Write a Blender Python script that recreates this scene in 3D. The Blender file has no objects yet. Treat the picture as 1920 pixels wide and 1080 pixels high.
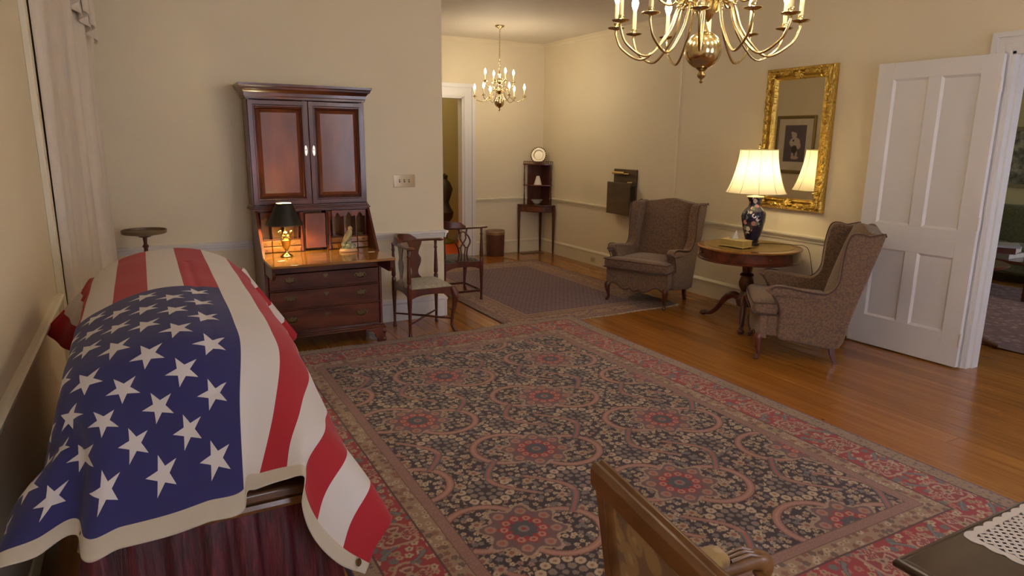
import bpy, bmesh, math, random
import numpy as np
from mathutils import Vector, Matrix

random.seed(7)
rng = np.random.RandomState(5)
sc = bpy.context.scene
col = sc.collection
R = math.radians
PI = math.pi

# ------------------------------------------------------------------ camera
CAM_F = 1260.3
pitch, roll, yaw = R(12.329), R(0.623), R(28.53)
fwd = Vector((math.sin(yaw) * math.cos(pitch), math.cos(yaw) * math.cos(pitch), -math.sin(pitch)))
rgt = Vector((math.cos(yaw), -math.sin(yaw), 0))
upv = rgt.cross(fwd)
r2 = math.cos(roll) * rgt + math.sin(roll) * upv
u2 = -math.sin(roll) * rgt + math.cos(roll) * upv
cam = bpy.data.cameras.new('camera')
cam.sensor_width = 36.0
cam.lens = CAM_F / 1920 * 36
cam.clip_start = 0.05
cam_o = bpy.data.objects.new('camera', cam)
col.objects.link(cam_o)
cam_o.matrix_world = Matrix(((r2.x, u2.x, -fwd.x, 0), (r2.y, u2.y, -fwd.y, 0), (r2.z, u2.z, -fwd.z, 1.70), (0, 0, 0, 1)))
sc.camera = cam_o

# ------------------------------------------------------------------ world, exposure
sc.view_settings.view_transform = 'Standard'
sc.view_settings.look = 'None'
sc.view_settings.gamma = 1.0
sc.view_settings.use_curve_mapping = False
sc.view_settings.exposure = 1.1
w = bpy.data.worlds.new('sky'); sc.world = w; w.use_nodes = True
bg = w.node_tree.nodes['Background']
SKY = 4.0
bg.inputs[0].default_value = (0.80, 0.83, 1.0, 1)
bg.inputs[1].default_value = SKY
BULB_BIG, BULB_SMALL = 46.0, 100.0
LAMP_TABLE, LAMP_DESK = 56.0, 150.0

# room dimensions (metres; the camera stands at x = 0, y = 0)
XL, XR, YA, YF, YB, ZC = -0.48, 5.51, 6.02, 9.15, -2.3, 3.12
WA_END, WT = 2.51, 0.13
XRF = 5.492                      # right wall of the far room
XFL = 1.0                        # left wall of the far room
XE = 10.3                        # far wall of the room beyond the right-hand door

# window openings in the wall behind the camera and an added one in the next room: portals help sample the sky
def portal(name, loc, rot, sx, sy):
    l = bpy.data.lights.new(name, 'AREA'); l.shape = 'RECTANGLE'; l.size = sx; l.size_y = sy
    l.cycles.is_portal = True
    o = bpy.data.objects.new(name, l); o.location = loc; o.rotation_euler = rot; col.objects.link(o)
WIN = [(0.55, 1.85), (3.35, 4.65)]
for i, (a, b) in enumerate(WIN):
    portal('window_portal', ((a + b) / 2, YB - 0.09, 1.65), (R(90), 0, R(0)), b - a, 1.9)
portal('window_portal', (8.2, -0.09, 1.65), (R(90), 0, 0), 1.3, 1.9)

# ------------------------------------------------------------------ helpers
class MB:
    def __init__(s): s.v = []; s.f = []
    def add(s, vs, fs):
        n = len(s.v); s.v += [tuple(map(float, p)) for p in vs]; s.f += [tuple(i + n for i in f) for f in fs]; return s
    def box(s, x0, x1, y0, y1, z0, z1):
        vs = [(x, y, z) for x in (x0, x1) for y in (y0, y1) for z in (z0, z1)]
        return s.add(vs, [(0, 1, 3, 2), (4, 6, 7, 5), (0, 4, 5, 1), (2, 3, 7, 6), (0, 2, 6, 4), (1, 5, 7, 3)])
    def lathe(s, prof, n=24, c=(0, 0, 0), sx=1, sy=1, axis='z', cap=True):
        vs = []; fs = []; m = len(prof)
        for i in range(n):
            a = 2 * PI * i / n
            for r, z in prof:
                p = (r * math.cos(a) * sx, r * math.sin(a) * sy, z)
                if axis == 'x': p = (p[2], p[0], p[1])
                if axis == 'y': p = (p[0], p[2], p[1])
                vs.append((p[0] + c[0], p[1] + c[1], p[2] + c[2]))
        for i in range(n):
            j = (i + 1) % n
            for k in range(m - 1):
                fs.append((i * m + k, j * m + k, j * m + k + 1, i * m + k + 1))
        if cap:
            if prof[0][0] > 1e-5: fs.append(tuple(i * m for i in range(n))[::-1])
            if prof[-1][0] > 1e-5: fs.append(tuple(i * m + m - 1 for i in range(n)))
        return s.add(vs, fs)
    def loft(s, rings, closed=True, cap=True):
        n = len(rings[0]); vs = [p for r in rings for p in r]; fs = []
        for i in range(len(rings) - 1):
            for k in range(n if closed else n - 1):
                l = (k + 1) % n
                fs.append((i * n + k, i * n + l, (i + 1) * n + l, (i + 1) * n + k))
        if cap and closed:
            fs.append(tuple(range(n))[::-1]); fs.append(tuple((len(rings) - 1) * n + k for k in range(n)))
        return s.add(vs, fs)
    def tube(s, pts, rad, n=10, flat=1.0, up=(0, 0, 1), cap=True):
        pts = [Vector(p) for p in pts]
        if not hasattr(rad, '__len__'): rad = [rad] * len(pts)
        rad = [float(q) for q in rad]; rings = []; U = Vector(up)
        for i, p in enumerate(pts):
            t = (pts[min(i + 1, len(pts) - 1)] - pts[max(i - 1, 0)]).normalized()
            sd = t.cross(U)
            if sd.length < 1e-4: sd = t.cross(Vector((1, 0, 0)))
            sd.normalize(); vv = sd.cross(t).normalized(); U = vv if len(up) == 3 and up == (0, 0, 1.0) else U
            rings.append([p + rad[i] * (math.cos(2 * PI * k / n) * sd + flat * math.sin(2 * PI * k / n) * vv) for k in range(n)])
        return s.loft(rings, True, cap)
    def prism(s, poly, axis, a, b):
        def P(u, v, w):
            return {'x': (w, u, v), 'y': (u, w, v), 'z': (u, v, w)}[axis]
        n = len(poly)
        vs = [P(u, v, a) for u, v in poly] + [P(u, v, b) for u, v in poly]
        fs = [tuple(range(n)), tuple(range(n, 2 * n))[::-1]] + [(k, n + k, n + (k + 1) % n, (k + 1) % n) for k in range(n)]
        return s.add(vs, fs)
    def ball(s, c, r, n=12, m=8, sx=1, sy=1, sz=1):
        return s.lathe([(max(r * math.sin(PI * k / m), 0 if k in (0, m) else 0), -r * math.cos(PI * k / m) * sz) for k in range(m + 1)], n, c, sx, sy, cap=False)
    def grid(s, fn, nu, nv):
        vs = [fn(i / nu, j / nv) for i in range(nu + 1) for j in range(nv + 1)]
        fs = [(i * (nv + 1) + j, (i + 1) * (nv + 1) + j, (i + 1) * (nv + 1) + j + 1, i * (nv + 1) + j + 1) for i in range(nu) for j in range(nv)]
        return s.add(vs, fs)
    def mesh(s, name, mat=None, smooth=40):
        me = bpy.data.meshes.new(name); me.from_pydata(s.v, [], s.f)
        bm = bmesh.new(); bm.from_mesh(me)
        if smooth: bmesh.ops.remove_doubles(bm, verts=bm.verts, dist=1e-6)
        bmesh.ops.recalc_face_normals(bm, faces=bm.faces); bm.to_mesh(me); bm.free()
        if smooth:
            me.shade_smooth(); me.set_sharp_from_angle(angle=R(smooth))
        if mat: me.materials.append(mat)
        return me
    def build(s, name, mat, parent=None, bevel=0, smooth=40, seg=2, sub=0):
        return obj(name, s.mesh(name, mat, smooth), parent, bevel, seg, sub)

def obj(name, me, parent=None, bevel=0, seg=2, sub=0, loc=None, rot=None):
    o = bpy.data.objects.new(name, me); col.objects.link(o)
    if parent: o.parent = parent
    if loc: o.location = loc
    if rot: o.rotation_euler = rot
    if bevel:
        m = o.modifiers.new('bevel', 'BEVEL'); m.width = bevel; m.segments = seg; m.limit_method = 'ANGLE'; m.angle_limit = R(35)
    if sub:
        m = o.modifiers.new('subdivision', 'SUBSURF'); m.levels = sub; m.render_levels = sub
    return o
def tag(o, label, cat, group=None):
    o['label'] = label; o['category'] = cat
    if group: o['group'] = group
    return o
def thing(name, label, cat, loc=(0, 0, 0), rz=0, group=None):
    o = bpy.data.objects.new(name, None); col.objects.link(o); o.location = loc; o.rotation_euler = (0, 0, rz)
    o.empty_display_size = 0.1
    return tag(o, label, cat, group)
def struct(o): o['kind'] = 'structure'; return o

def crom(pts, n):
    P = [Vector(p) for p in pts]; P = [2 * P[0] - P[1]] + P + [2 * P[-1] - P[-2]]; out = []
    for i in range(1, len(P) - 2):
        for k in range(n):
            t = k / n; a, b, c, d = P[i - 1], P[i], P[i + 1], P[i + 2]
            out.append(0.5 * ((2 * b) + (c - a) * t + (2 * a - 5 * b + 4 * c - d) * t * t + (3 * b - 3 * c + d - a) * t ** 3))
    out.append(P[-2]); return out
def smooth2(poly, n=5, closed=True):
    P = [Vector((u, v)) for u, v in poly]; N = len(P); out = []
    for i in range(N):
        a, b, c, d = P[(i - 1) % N], P[i], P[(i + 1) % N], P[(i + 2) % N]
        for k in range(n):
            t = k / n
            q = 0.5 * ((2 * b) + (c - a) * t + (2 * a - 5 * b + 4 * c - d) * t * t + (3 * b - 3 * c + d - a) * t ** 3)
            out.append((q.x, q.y))
    return out

# ------------------------------------------------------------------ materials
def srgb(r, g, b):
    f = lambda c: ((c / 255) / 12.92 if c / 255 <= 0.04045 else (((c / 255) + 0.055) / 1.055) ** 2.4)
    return (f(r), f(g), f(b), 1)
class N:
    """tiny node-graph helper"""
    def __init__(s, name):
        s.m = bpy.data.materials.new(name); s.m.use_nodes = True; s.t = s.m.node_tree; s.b = s.t.nodes['Principled BSDF']
    def n(s, typ, **kw):
        nd = s.t.nodes.new(typ)
        for k, v in kw.items(): setattr(nd, k, v)
        return nd
    def l(s, a, b): s.t.links.new(a, b)
    def inp(s, sock, v):
        if hasattr(v, 'links') or isinstance(v, bpy.types.NodeSocket): s.l(v, sock)
        elif isinstance(v, (tuple, list)): sock.default_value = v
        else: sock.default_value = v
    def math(s, op, a, b=None, c=None):
        nd = s.n('ShaderNodeMath', operation=op); s.inp(nd.inputs[0], a)
        if b is not None: s.inp(nd.inputs[1], b)
        if c is not None: s.inp(nd.inputs[2], c)
        return nd.outputs[0]
    def mix(s, f, a, b, typ='MIX'):
        nd = s.n('ShaderNodeMix', data_type='RGBA', blend_type=typ)
        s.inp(nd.inputs[0], f); s.inp(nd.inputs[6], a); s.inp(nd.inputs[7], b); return nd.outputs[2]
    def coord(s, which='Object', scale=(1, 1, 1), rot=(0, 0, 0)):
        tc = s.n('ShaderNodeTexCoord'); mp = s.n('ShaderNodeMapping'); mp.inputs['Scale'].default_value = scale; mp.inputs['Rotation'].default_value = rot
        s.l(tc.outputs[which], mp.inputs[0]); return mp.outputs[0]
    def noise(s, vec, scale, detail=3, rough=0.5):
        nd = s.n('ShaderNodeTexNoise'); s.l(vec, nd.inputs['Vector']); nd.inputs['Scale'].default_value = scale; nd.inputs['Detail'].default_value = detail
        nd.inputs['Roughness'].default_value = rough; return nd.outputs[0]
    def vor(s, vec, scale, feat='F1', rnd=1.0):
        nd = s.n('ShaderNodeTexVoronoi', feature=feat); s.l(vec, nd.inputs['Vector']); nd.inputs['Scale'].default_value = scale
        nd.inputs['Randomness'].default_value = rnd; return nd
    def ramp(s, f, stops, interp='LINEAR'):
        nd = s.n('ShaderNodeValToRGB'); nd.color_ramp.interpolation = interp; e = nd.color_ramp.elements
        while len(e) > 1: e.remove(e[-1])
        e[0].position, e[0].color = stops[0]
        for p, c in stops[1:]:
            x = e.new(p); x.color = c
        s.l(f, nd.inputs[0]); return nd.outputs[0]
    def bump(s, h, strength=0.2, dist=0.01):
        nd = s.n('ShaderNodeBump'); nd.inputs['Strength'].default_value = strength; nd.inputs['Distance'].default_value = dist
        s.l(h, nd.inputs['Height']); s.l(nd.outputs[0], s.b.inputs['Normal'])
    def set(s, **kw):
        for k, v in kw.items(): s.inp(s.b.inputs[k.replace('_', ' ')], v)
        return s

def plain(name, c, rough=0.6, metal=0, var=0.06, scale=6, **kw):
    m = N(name); v = m.coord(); f = m.noise(v, scale, 4)
    d = tuple(x * (1 - var * 2) for x in c[:3]) + (1,); e = tuple(min(1, x * (1 + var * 2)) for x in c[:3]) + (1,)
    m.set(Base_Color=m.mix(f, d, e), Roughness=rough, Metallic=metal, **kw); return m.m
def wood(name, dark, light, rough=0.28, scale=(1, 1, 1), coat=0.3, grain=14, rnd=False):
    m = N(name); v = m.coord('Object', scale)
    n1 = m.noise(v, grain, 6, 0.6); n2 = m.noise(v, grain * 0.25, 2)
    f = m.math('ADD', m.math('MULTIPLY', n1, 0.7), m.math('MULTIPLY', n2, 0.5))
    c = m.ramp(f, [(0.36, dark), (0.60, tuple((a + b) / 2 for a, b in zip(dark, light))), (0.80, light)])
    if rnd:
        oi = m.n('ShaderNodeObjectInfo')
        hs = m.n('ShaderNodeHueSaturation'); m.l(c, hs.inputs['Color']); m.l(m.math('MULTIPLY_ADD', oi.outputs['Random'], 0.35, 0.82), hs.inputs['Value'])
        c = hs.outputs[0]
    m.set(Base_Color=c, Roughness=rough, Coat_Weight=coat, Coat_Roughness=0.12); m.bump(n1, 0.05, 0.002); return m.m

M = {}
def wallpaint(name, c, rough=0.75):
    m = N(name); v = m.coord('Object'); f = m.noise(v, 1.3, 4); g = m.noise(v, 220, 2)
    m.set(Base_Color=m.mix(f, tuple(x * 0.95 for x in c[:3]) + (1,), tuple(min(1, x * 1.04) for x in c[:3]) + (1,)), Roughness=rough); m.bump(g, 0.05, 0.002); return m.m
M['wall'] = wallpaint('wall_paint', srgb(232, 218, 187))
M['ceil'] = wallpaint('ceiling_paint', srgb(226, 216, 200))
M['trim'] = wallpaint('trim_paint', srgb(230, 220, 192), 0.4)
M['white'] = wallpaint('white_gloss_paint', srgb(228, 224, 220), 0.35)
M['hall'] = wallpaint('hall_paint', srgb(196, 182, 132))
M['east'] = wallpaint('room_paint', srgb(205, 196, 150))
M['mahog'] = wood('mahogany', srgb(52, 20, 14), srgb(112, 52, 34), 0.3, (1, 1, 0.25), 0.35)
M['mahogx'] = wood('mahogany_crosswise', srgb(58, 24, 16), srgb(118, 58, 36), 0.25, (0.22, 1, 1), 0.4)
M['flame'] = wood('flame_mahogany', srgb(76, 32, 18), srgb(134, 70, 36), 0.36, (1, 1, 0.35), 0.3, 6)
M['desktop'] = wood('desk_lid_veneer', srgb(116, 70, 24), srgb(184, 126, 56), 0.16, (0.25, 1, 1), 0.5)
M['satinwood'] = wood('satinwood', srgb(112, 66, 26), srgb(172, 116, 50), 0.3, (0.25, 1, 1), 0.3)
M['walnut'] = wood('walnut', srgb(60, 36, 22), srgb(104, 70, 44), 0.35, (0.3, 1, 1), 0.3)
M['oakfg'] = wood('waxed_oak', srgb(84, 52, 28), srgb(146, 100, 54), 0.35, (1, 0.3, 1), 0.25)
M['brass'] = plain('brass', srgb(214, 194, 142), 0.17, 1, 0.03)
M['oldbrass'] = plain('aged_brass', srgb(118, 98, 66), 0.35, 1, 0.08, 30)
m = N('gilded_plaster'); v = m.coord(); vo = m.vor(v, 48); nz = m.noise(v, 30, 3)
m.set(Base_Color=m.mix(nz, srgb(184, 146, 60), srgb(222, 190, 100)), Metallic=0.85, Roughness=0.36); m.bump(vo.outputs['Distance'], 0.5, 0.012); M['goldleaf'] = m.m
M['silver'] = plain('silver', srgb(236, 228, 210), 0.34, 1, 0.03)
M['chrome'] = plain('polished_nickel', srgb(226, 216, 196), 0.1, 1, 0.03)
M['stand'] = wood('bleached_walnut', srgb(84, 66, 44), srgb(128, 108, 76), 0.4, (0.3, 1, 1), 0.2)
M['candle'] = plain('candle_sleeve', srgb(216, 200, 150), 0.5, 0, 0.02)
def emis(name, c, st):
    m = N(name); m.set(Base_Color=c, Emission_Color=c, Emission_Strength=st); return m.m
M['bulb_big'] = emis('flame_bulb_lit', (1.0, 0.86, 0.66, 1), BULB_BIG)
M['bulb_small'] = emis('flame_bulb_lit_small', (1.0, 0.84, 0.60, 1), BULB_SMALL)
M['bulb_table'] = emis('table_lamp_bulb_lit', (1.0, 0.82, 0.50, 1), LAMP_TABLE)
M['bulb_desk'] = emis('desk_lamp_bulb_lit', (1.0, 0.84, 0.44, 1), LAMP_DESK)

# pine boards: each board is an object, so the tone changes from board to board
m = N('pine_board'); v = m.coord('Object', (1, 1, 1)); oi = m.n('ShaderNodeObjectInfo')
off = m.n('ShaderNodeVectorMath', operation='ADD'); m.l(v, off.inputs[0])
cmb = m.n('ShaderNodeCombineXYZ'); m.l(m.math('MULTIPLY', oi.outputs['Random'], 37.0), cmb.inputs[0]); m.l(m.math('MULTIPLY', oi.outputs['Random'], 91.0), cmb.inputs[1]); m.l(cmb.outputs[0], off.inputs[1])
st = m.n('ShaderNodeVectorMath', operation='MULTIPLY'); m.l(off.outputs[0], st.inputs[0]); st.inputs[1].default_value = (7, 0.35, 1)
g1 = m.noise(st.outputs[0], 3.0, 4, 0.5); g2 = m.noise(off.outputs[0], 1.1, 3)
cc = m.ramp(m.math('ADD', m.math('MULTIPLY', g1, 0.75), m.math('MULTIPLY', g2, 0.3)), [(0.22, srgb(132, 78, 26)), (0.50, srgb(164, 102, 36)), (0.80, srgb(188, 124, 50))])
kn = m.vor(off.outputs[0], 1.7); kst = m.math('LESS_THAN', m.math('ADD', kn.outputs['Distance'], m.math('MULTIPLY', g1, 0.10)), 0.085)
cc = m.mix(m.math('MULTIPLY', kst, 0.65), cc, srgb(66, 30, 12))
hs = m.n('ShaderNodeHueSaturation'); m.l(cc, hs.inputs['Color']); m.l(m.math('MULTIPLY_ADD', oi.outputs['Random'], 0.22, 0.86), hs.inputs['Value'])
m.set(Base_Color=hs.outputs[0], Roughness=m.math('MULTIPLY_ADD', g1, 0.10, 0.20), Coat_Weight=0.25, Coat_Roughness=0.15); m.bump(g1, 0.06, 0.002)
M['pine'] = m.m

# ================================================================== THE SETTING
# floor: dark underlay with single boards as parts
fl = MB().box(XL - 0.3, XE + 0.1, YB - 0.2, 11.2, -0.12, -0.012).build('floor', plain('floor_underlay', srgb(40, 22, 10), 0.8))
struct(fl)
BW = 0.145
unit = MB().box(0.0008, 1 - 0.0008, 0, 1, -1, 0).mesh('board', M['pine'], 0)
def board(x, wd, y0, y1):
    me = bpy.data.meshes.new('board')
    o = obj('board', BM[(round(wd, 3), round(y1 - y0, 2))] if (round(wd, 3), round(y1 - y0, 2)) in BM else mkboard(wd, y1 - y0), fl)
    bpy.data.meshes.remove(me)
    o.location = (x, y0, 0)
BM = {}
def mkboard(wd, ln):
    me = MB().box(0.0012, wd - 0.0012, 0.0010, ln - 0.0010, -0.02, 0).mesh('board', M['pine'], 0); BM[(round(wd, 3), round(ln, 2))] = me; return me
x = XL - 0.02
k = 0
LEN = (2.6, 3.2, 3.8)
while x < 6.4:
    wd = (0.125, 0.145, 0.165)[k % 3 if k % 5 else 1]
    y = YB + (0.0, 1.3, 0.6, 1.9)[k % 4] - 1.4
    j = 0
    while y < 11.0:
        ln = LEN[(k * 2 + j) % 3]
        if y + ln > (YB - 0.1 if x < 2.2 else -1.0): board(x, wd, y, y + ln)
        y += ln; j += 1
    x += wd; k += 1
while x < XE:
    o = board(x, 0.165, -0.2, 3.0); o = board(x, 0.165, 3.0, 6.2); x += 0.165

def wall(name, boxes, mat):
    mb = MB()
    for b in boxes: mb.box(*b)
    return struct(mb.build(name, mat, smooth=0))
wall('wall_left', [(XL - 0.15, XL, YB - 0.15, YA + WT, 0, ZC)], M['wall'])
wall('wall_back', [(XL, WA_END, YA, YA + WT, 0, ZC)], M['wall'])
DY0, DY1, DH = 1.74, 2.72, 2.36          # right-hand doorway
wall('wall_right', [(XR, XR + 0.12, YB - 0.15, DY0, 0, ZC), (XR, XR + 0.12, DY1, YA + 0.11, 0, ZC), (XR, XR + 0.12, DY0, DY1, DH, ZC),
                    (XRF, XR + 0.12, YA + 0.11, YF + 0.12, 0, ZC)], M['wall'])
FX0, FX1, FH = 3.22, 4.135, 2.31        # far doorway
wall('wall_far', [(XFL - 0.1, FX0, YF, YF + 0.12, 0, ZC), (FX1, XRF, YF, YF + 0.12, 0, ZC), (FX0, FX1, YF, YF + 0.12, FH, ZC)], M['wall'])
wall('wall_far_left', [(XFL - 0.12, XFL, YA + WT, YF, 0, ZC)], M['wall'])
# wall behind the camera with two window openings
bx = []; px = XL - 0.15
for a, b in WIN:
    bx.append((px, a, YB - 0.15, YB, 0, ZC)); bx.append((a, b, YB - 0.15, YB, 0, 0.7)); bx.append((a, b, YB - 0.15, YB, 2.6, ZC)); px = b
bx.append((px, XR + 0.12, YB - 0.15, YB, 0, ZC))
wall('wall_front', bx, M['wall'])
struct(MB().box(XL - 0.15, XR + 0.12, YB - 0.15, YF + 0.12, ZC, ZC + 0.1).build('ceiling', M['ceil']))
# hall behind the far doorway, room behind the right-hand doorway
wall('wall_hall', [(2.2, 6.2, 10.75, 10.85, 0, ZC), (2.2, 2.3, YF + 0.12, 10.75, 0, ZC), (6.1, 6.2, YF + 0.12, 10.75, 0, ZC), (2.2, 6.2, YF + 0.12, 10.85, ZC, ZC + 0.1), (5.6, 6.2, YF, YF + 0.12, 0, ZC)], M['hall'])
wall('wall_east', [(XE, XE + 0.1, -0.15, 6.2, 0, ZC), (XR + 0.12, XE, 6.1, 6.2, 0, ZC), (XR + 0.12, XE + 0.1, -0.15, 6.2, ZC, ZC + 0.1),
                   (XR + 0.12, 7.55, -0.15, 0, 0, ZC), (8.85, XE, -0.15, 0, 0, ZC), (7.55, 8.85, -0.15, 0, 0, 0.7), (7.55, 8.85, -0.15, 0, 2.6, ZC)], M['east'])
# windows: frame, glazing bars and panes
def glassmat():
    m = N('window_glass'); m.set(Base_Color=(1, 1, 1, 1), Roughness=0.0, Transmission_Weight=1.0, IOR=1.01, Specular_IOR_Level=0.1); return m.m
M['pane'] = glassmat()
def window(n, x0, x1, yw):
    f = MB()
    for xx in (x0, x1 - 0.06): f.box(xx, xx + 0.06, yw - 0.11, yw - 0.05, 0.7, 2.6)
    for zz in (0.7, 1.62, 2.54): f.box(x0, x1, yw - 0.11, yw - 0.05, zz, zz + 0.06)
    f.box(x0 - 0.06, x1 + 0.06, yw - 0.03, yw + 0.05, 0.66, 0.70)
    fo = struct(f.build('window_%d' % n, M['white'], smooth=0))
    wd = (x1 - x0 - 0.12) / 3
    for i in (1, 2): MB().box(x0 + 0.06 + wd * i - 0.012, x0 + 0.06 + wd * i + 0.012, yw - 0.10, yw - 0.06, 0.76, 2.54).build('glazing_bar', M['white'], fo, smooth=0)
    for i in range(3):
        for z0, z1 in ((0.765, 1.615), (1.685, 2.535)):
            MB().box(x0 + 0.066 + wd * i + 0.01, x0 + 0.054 + wd * (i + 1) - 0.01, yw - 0.082, yw - 0.078, z0, z1).build('pane', M['pane'], fo, smooth=0)
for i, (a, b) in enumerate(WIN): window(i + 1, a, b, YB)
window(3, 7.55, 8.85, 0)  # unseen window, added to let daylight into the next room

# skirting boards, chair rails, crown
BASE = [(0, 0), (0.018, 0), (0.018, 0.165), (0.026, 0.17), (0.026, 0.182), (0.016, 0.195), (0.008, 0.205), (0, 0.205)]
RAIL = [(0, 0.785), (0.010, 0.787), (0.012, 0.805), (0.020, 0.812), (0.020, 0.824), (0.034, 0.830), (0.036, 0.846), (0.026, 0.852), (0, 0.854)]
CROWN = [(0, ZC - 0.060), (0.006, ZC - 0.060), (0.008, ZC - 0.048), (0.020, ZC - 0.028), (0.036, ZC - 0.016), (0.040, ZC - 0.006), (0.046, ZC), (0, ZC)]
def mould(name, prof, p0, p1, nrm, mat):
    """profile (off the wall, height) swept from p0 to p1 along a wall whose room side is nrm"""
    mb = MB()
    mb.loft([[(p[0] + nrm[0] * a, p[1] + nrm[1] * a, z) for a, z in prof] for p in (p0, p1)])
    return struct(mb.build(name, mat, smooth=25))
t = [0]
def trim(prof, p0, p1, nrm, mat=None):
    t[0] += 1; return mould('trim_%d' % t[0], prof, p0, p1, nrm, mat or M['trim'])
mould('baseboard_back', BASE, (XL, YA), (WA_END, YA), (0, -1), M['white'])
mould('baseboard_back_end', BASE, (WA_END, YA - 0.026), (WA_END, YA + WT), (1, 0), M['white'])
mould('baseboard_right', BASE, (XR, DY1 + 0.13), (XR, YA + 0.11), (-1, 0), M['trim'])
mould('baseboard_right_near', BASE, (XR, YB), (XR, DY0 - 0.13), (-1, 0), M['trim'])
mould('baseboard_right_far', BASE, (XRF, YA + 0.11), (XRF, YF), (-1, 0), M['trim'])
mould('baseboard_far', BASE, (FX1 + 0.19, YF), (XRF, YF), (0, -1), M['trim'])
mould('baseboard_far_left', BASE, (XFL, YF), (FX0 - 0.19, YF), (0, -1), M['trim'])
mould('baseboard_left', BASE, (XL, YB), (XL, 4.42), (1, 0), M['trim'])
mould('baseboard_east', BASE, (XE, 0), (XE, 6.1), (-1, 0), M['trim'])
mould('baseboard_hall', BASE, (2.3, 10.75), (6.1, 10.75), (0, -1), M['trim'])
trim(RAIL, (XL, YA), (WA_END, YA), (0, -1), M['white']); trim(RAIL, (WA_END, YA - 0.036), (WA_END, YA + WT), (1, 0), M['white'])
trim(RAIL, (XR, DY1 + 0.13), (XR, YA + 0.11), (-1, 0)); trim(RAIL, (XRF, YA + 0.11), (XRF, YF), (-1, 0))
trim(RAIL, (FX1 + 0.19, YF), (XRF, YF), (0, -1)); trim(RAIL, (XFL, YF), (FX0 - 0.19, YF), (0, -1)); trim(RAIL, (XL, YB), (XL, 4.36), (1, 0))
trim(CROWN, (XRF, YA + 0.11), (XRF, YF), (-1, 0), M['wall']); trim(CROWN, (XFL, YF), (XRF, YF), (0, -1), M['wall']); trim(CROWN, (XR, YB), (XR, YA + 0.11), (-1, 0), M['wall'])
trim(CROWN, (XL, YA), (WA_END, YA), (0, -1), M['wall'])
# casings: stepped boards round the doorways
def casing_y(name, x0, x1, y, ztop, wd, side, mat):
    """casing on a wall facing side*y"""
    o = MB()
    for k, (a, b, d) in enumerate(((0, 1, 0.018), (0.08, 0.30, 0.028), (0.72, 1.0, 0.036))):
        for s_ in (-1, 1):
            xa = (x0 - wd * a, x0 - wd * b) if s_ < 0 else (x1 + wd * a, x1 + wd * b)
            o.box(min(xa), max(xa), y, y + side * d, 0, ztop + wd * b)
        o.box(x0 - wd * a, x1 + wd * a, y, y + side * d, ztop + wd * a, ztop + wd * b)
    return struct(o.build(name, mat, smooth=0))
casing_y('trim_far_doorway', FX0, FX1, YF, FH, 0.185, -1, M['white'])
struct(MB().box(FX0 - 0.001, FX0 + 0.02, YF - 0.01, YF + 0.13, 0, FH).box(FX1 - 0.02, FX1 + 0.001, YF - 0.01, YF + 0.13, 0, FH).box(FX0, FX1, YF - 0.01, YF + 0.13, FH - 0.02, FH).build('trim_far_jamb', M['white'], smooth=0))
o = MB(); cw = 0.135
for a, b, d in ((0, 1, 0.018), (0.06, 0.26, 0.028), (0.40, 0.62, 0.025), (0.74, 1.0, 0.042)):
    for ya, yb in ((DY1 + cw * a, DY1 + cw * b), (DY0 - cw * b, DY0 - cw * a)): o.box(XR - d, XR, ya, yb, 0, DH + cw * b)
    o.box(XR - d, XR, DY0 - cw * a, DY1 + cw * a, DH + cw * a, DH + cw * b)
struct(o.build('trim_right_doorway', M['white'], smooth=0))
struct(MB().box(XR - 0.012, XR + 0.132, DY1 - 0.022, DY1 + 0.002, 0, DH).box(XR + 0.05, XR + 0.132, DY1 - 0.036, DY1 - 0.02, 0, DH).box(XR - 0.012, XR + 0.132, DY0 - 0.002, DY0 + 0.022, 0, DH)
       .box(XR - 0.012, XR + 0.132, DY0, DY1, DH - 0.02, DH).build('trim_right_jamb', M['white'], smooth=0))
struct(MB().box(XL, XL + 0.03, 4.36, 4.46, 0, 2.7).build('trim_window_casing', M['trim'], 0, 0.004))

# open door leaf lying back against the right-hand wall: four sunk panels
dr = thing('door_1', 'white four-panel door standing open against the cream wall', 'door', (5.462, 2.735, 0.012), R(1.9))
struct(dr)
DW, DHT, DT = 0.915, 2.335, 0.042       # leaf runs along +y
def dbox(mb, y0, y1, z0, z1, x0=-DT, x1=0.0): mb.box(x0, x1, y0, y1, z0, z1)
st_ = 0.135; mid0, mid1 = 0.405, 0.505
rails = [(0, 0.255), (0.845, 1.055), (2.205, DHT)]
for y0, y1 in ((0, st_), (DW - st_, DW)): dbox(mb := MB(), y0, y1, 0, DHT); mb.build('stile', M['white'], dr, 0.002)
for z0, z1 in rails: dbox(mb := MB(), st_, DW - st_, z0, z1); mb.build('rail', M['white'], dr, 0.002)
for (z0, z1) in ((0.255, 0.845), (1.055, 2.205)):
    dbox(mb := MB(), mid0, mid1, z0, z1); mb.build('muntin', M['white'], dr, 0.002)
    for y0, y1 in ((st_, mid0), (mid1, DW - st_)):
        p = MB(); dbox(p, y0, y1, z0, z1, -DT + 0.016, -0.016); pn = p.build('panel', M['white'], dr)
        q = MB(); e = 0.016
        q.loft([[(-DT + 0.002, y0, z0), (-DT + 0.002, y1, z0), (-DT + 0.002, y1, z1), (-DT + 0.002, y0, z1)],
                [(-DT + 0.016, y0 + e, z0 + e), (-DT + 0.016, y1 - e, z0 + e), (-DT + 0.016, y1 - e, z1 - e), (-DT + 0.016, y0 + e, z1 - e)]], cap=False)
        q.build('panel_moulding', M['white'], dr, smooth=0)
for z in (0.22, 1.12, 2.12):
    MB().lathe([(0.008, z - 0.05), (0.008, z + 0.05)], 10, (-DT - 0.004, -0.006, 0)).box(-DT, -0.004, -0.003, -0.0005, z - 0.05, z + 0.05).build('hinge', M['white'], dr)
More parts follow.
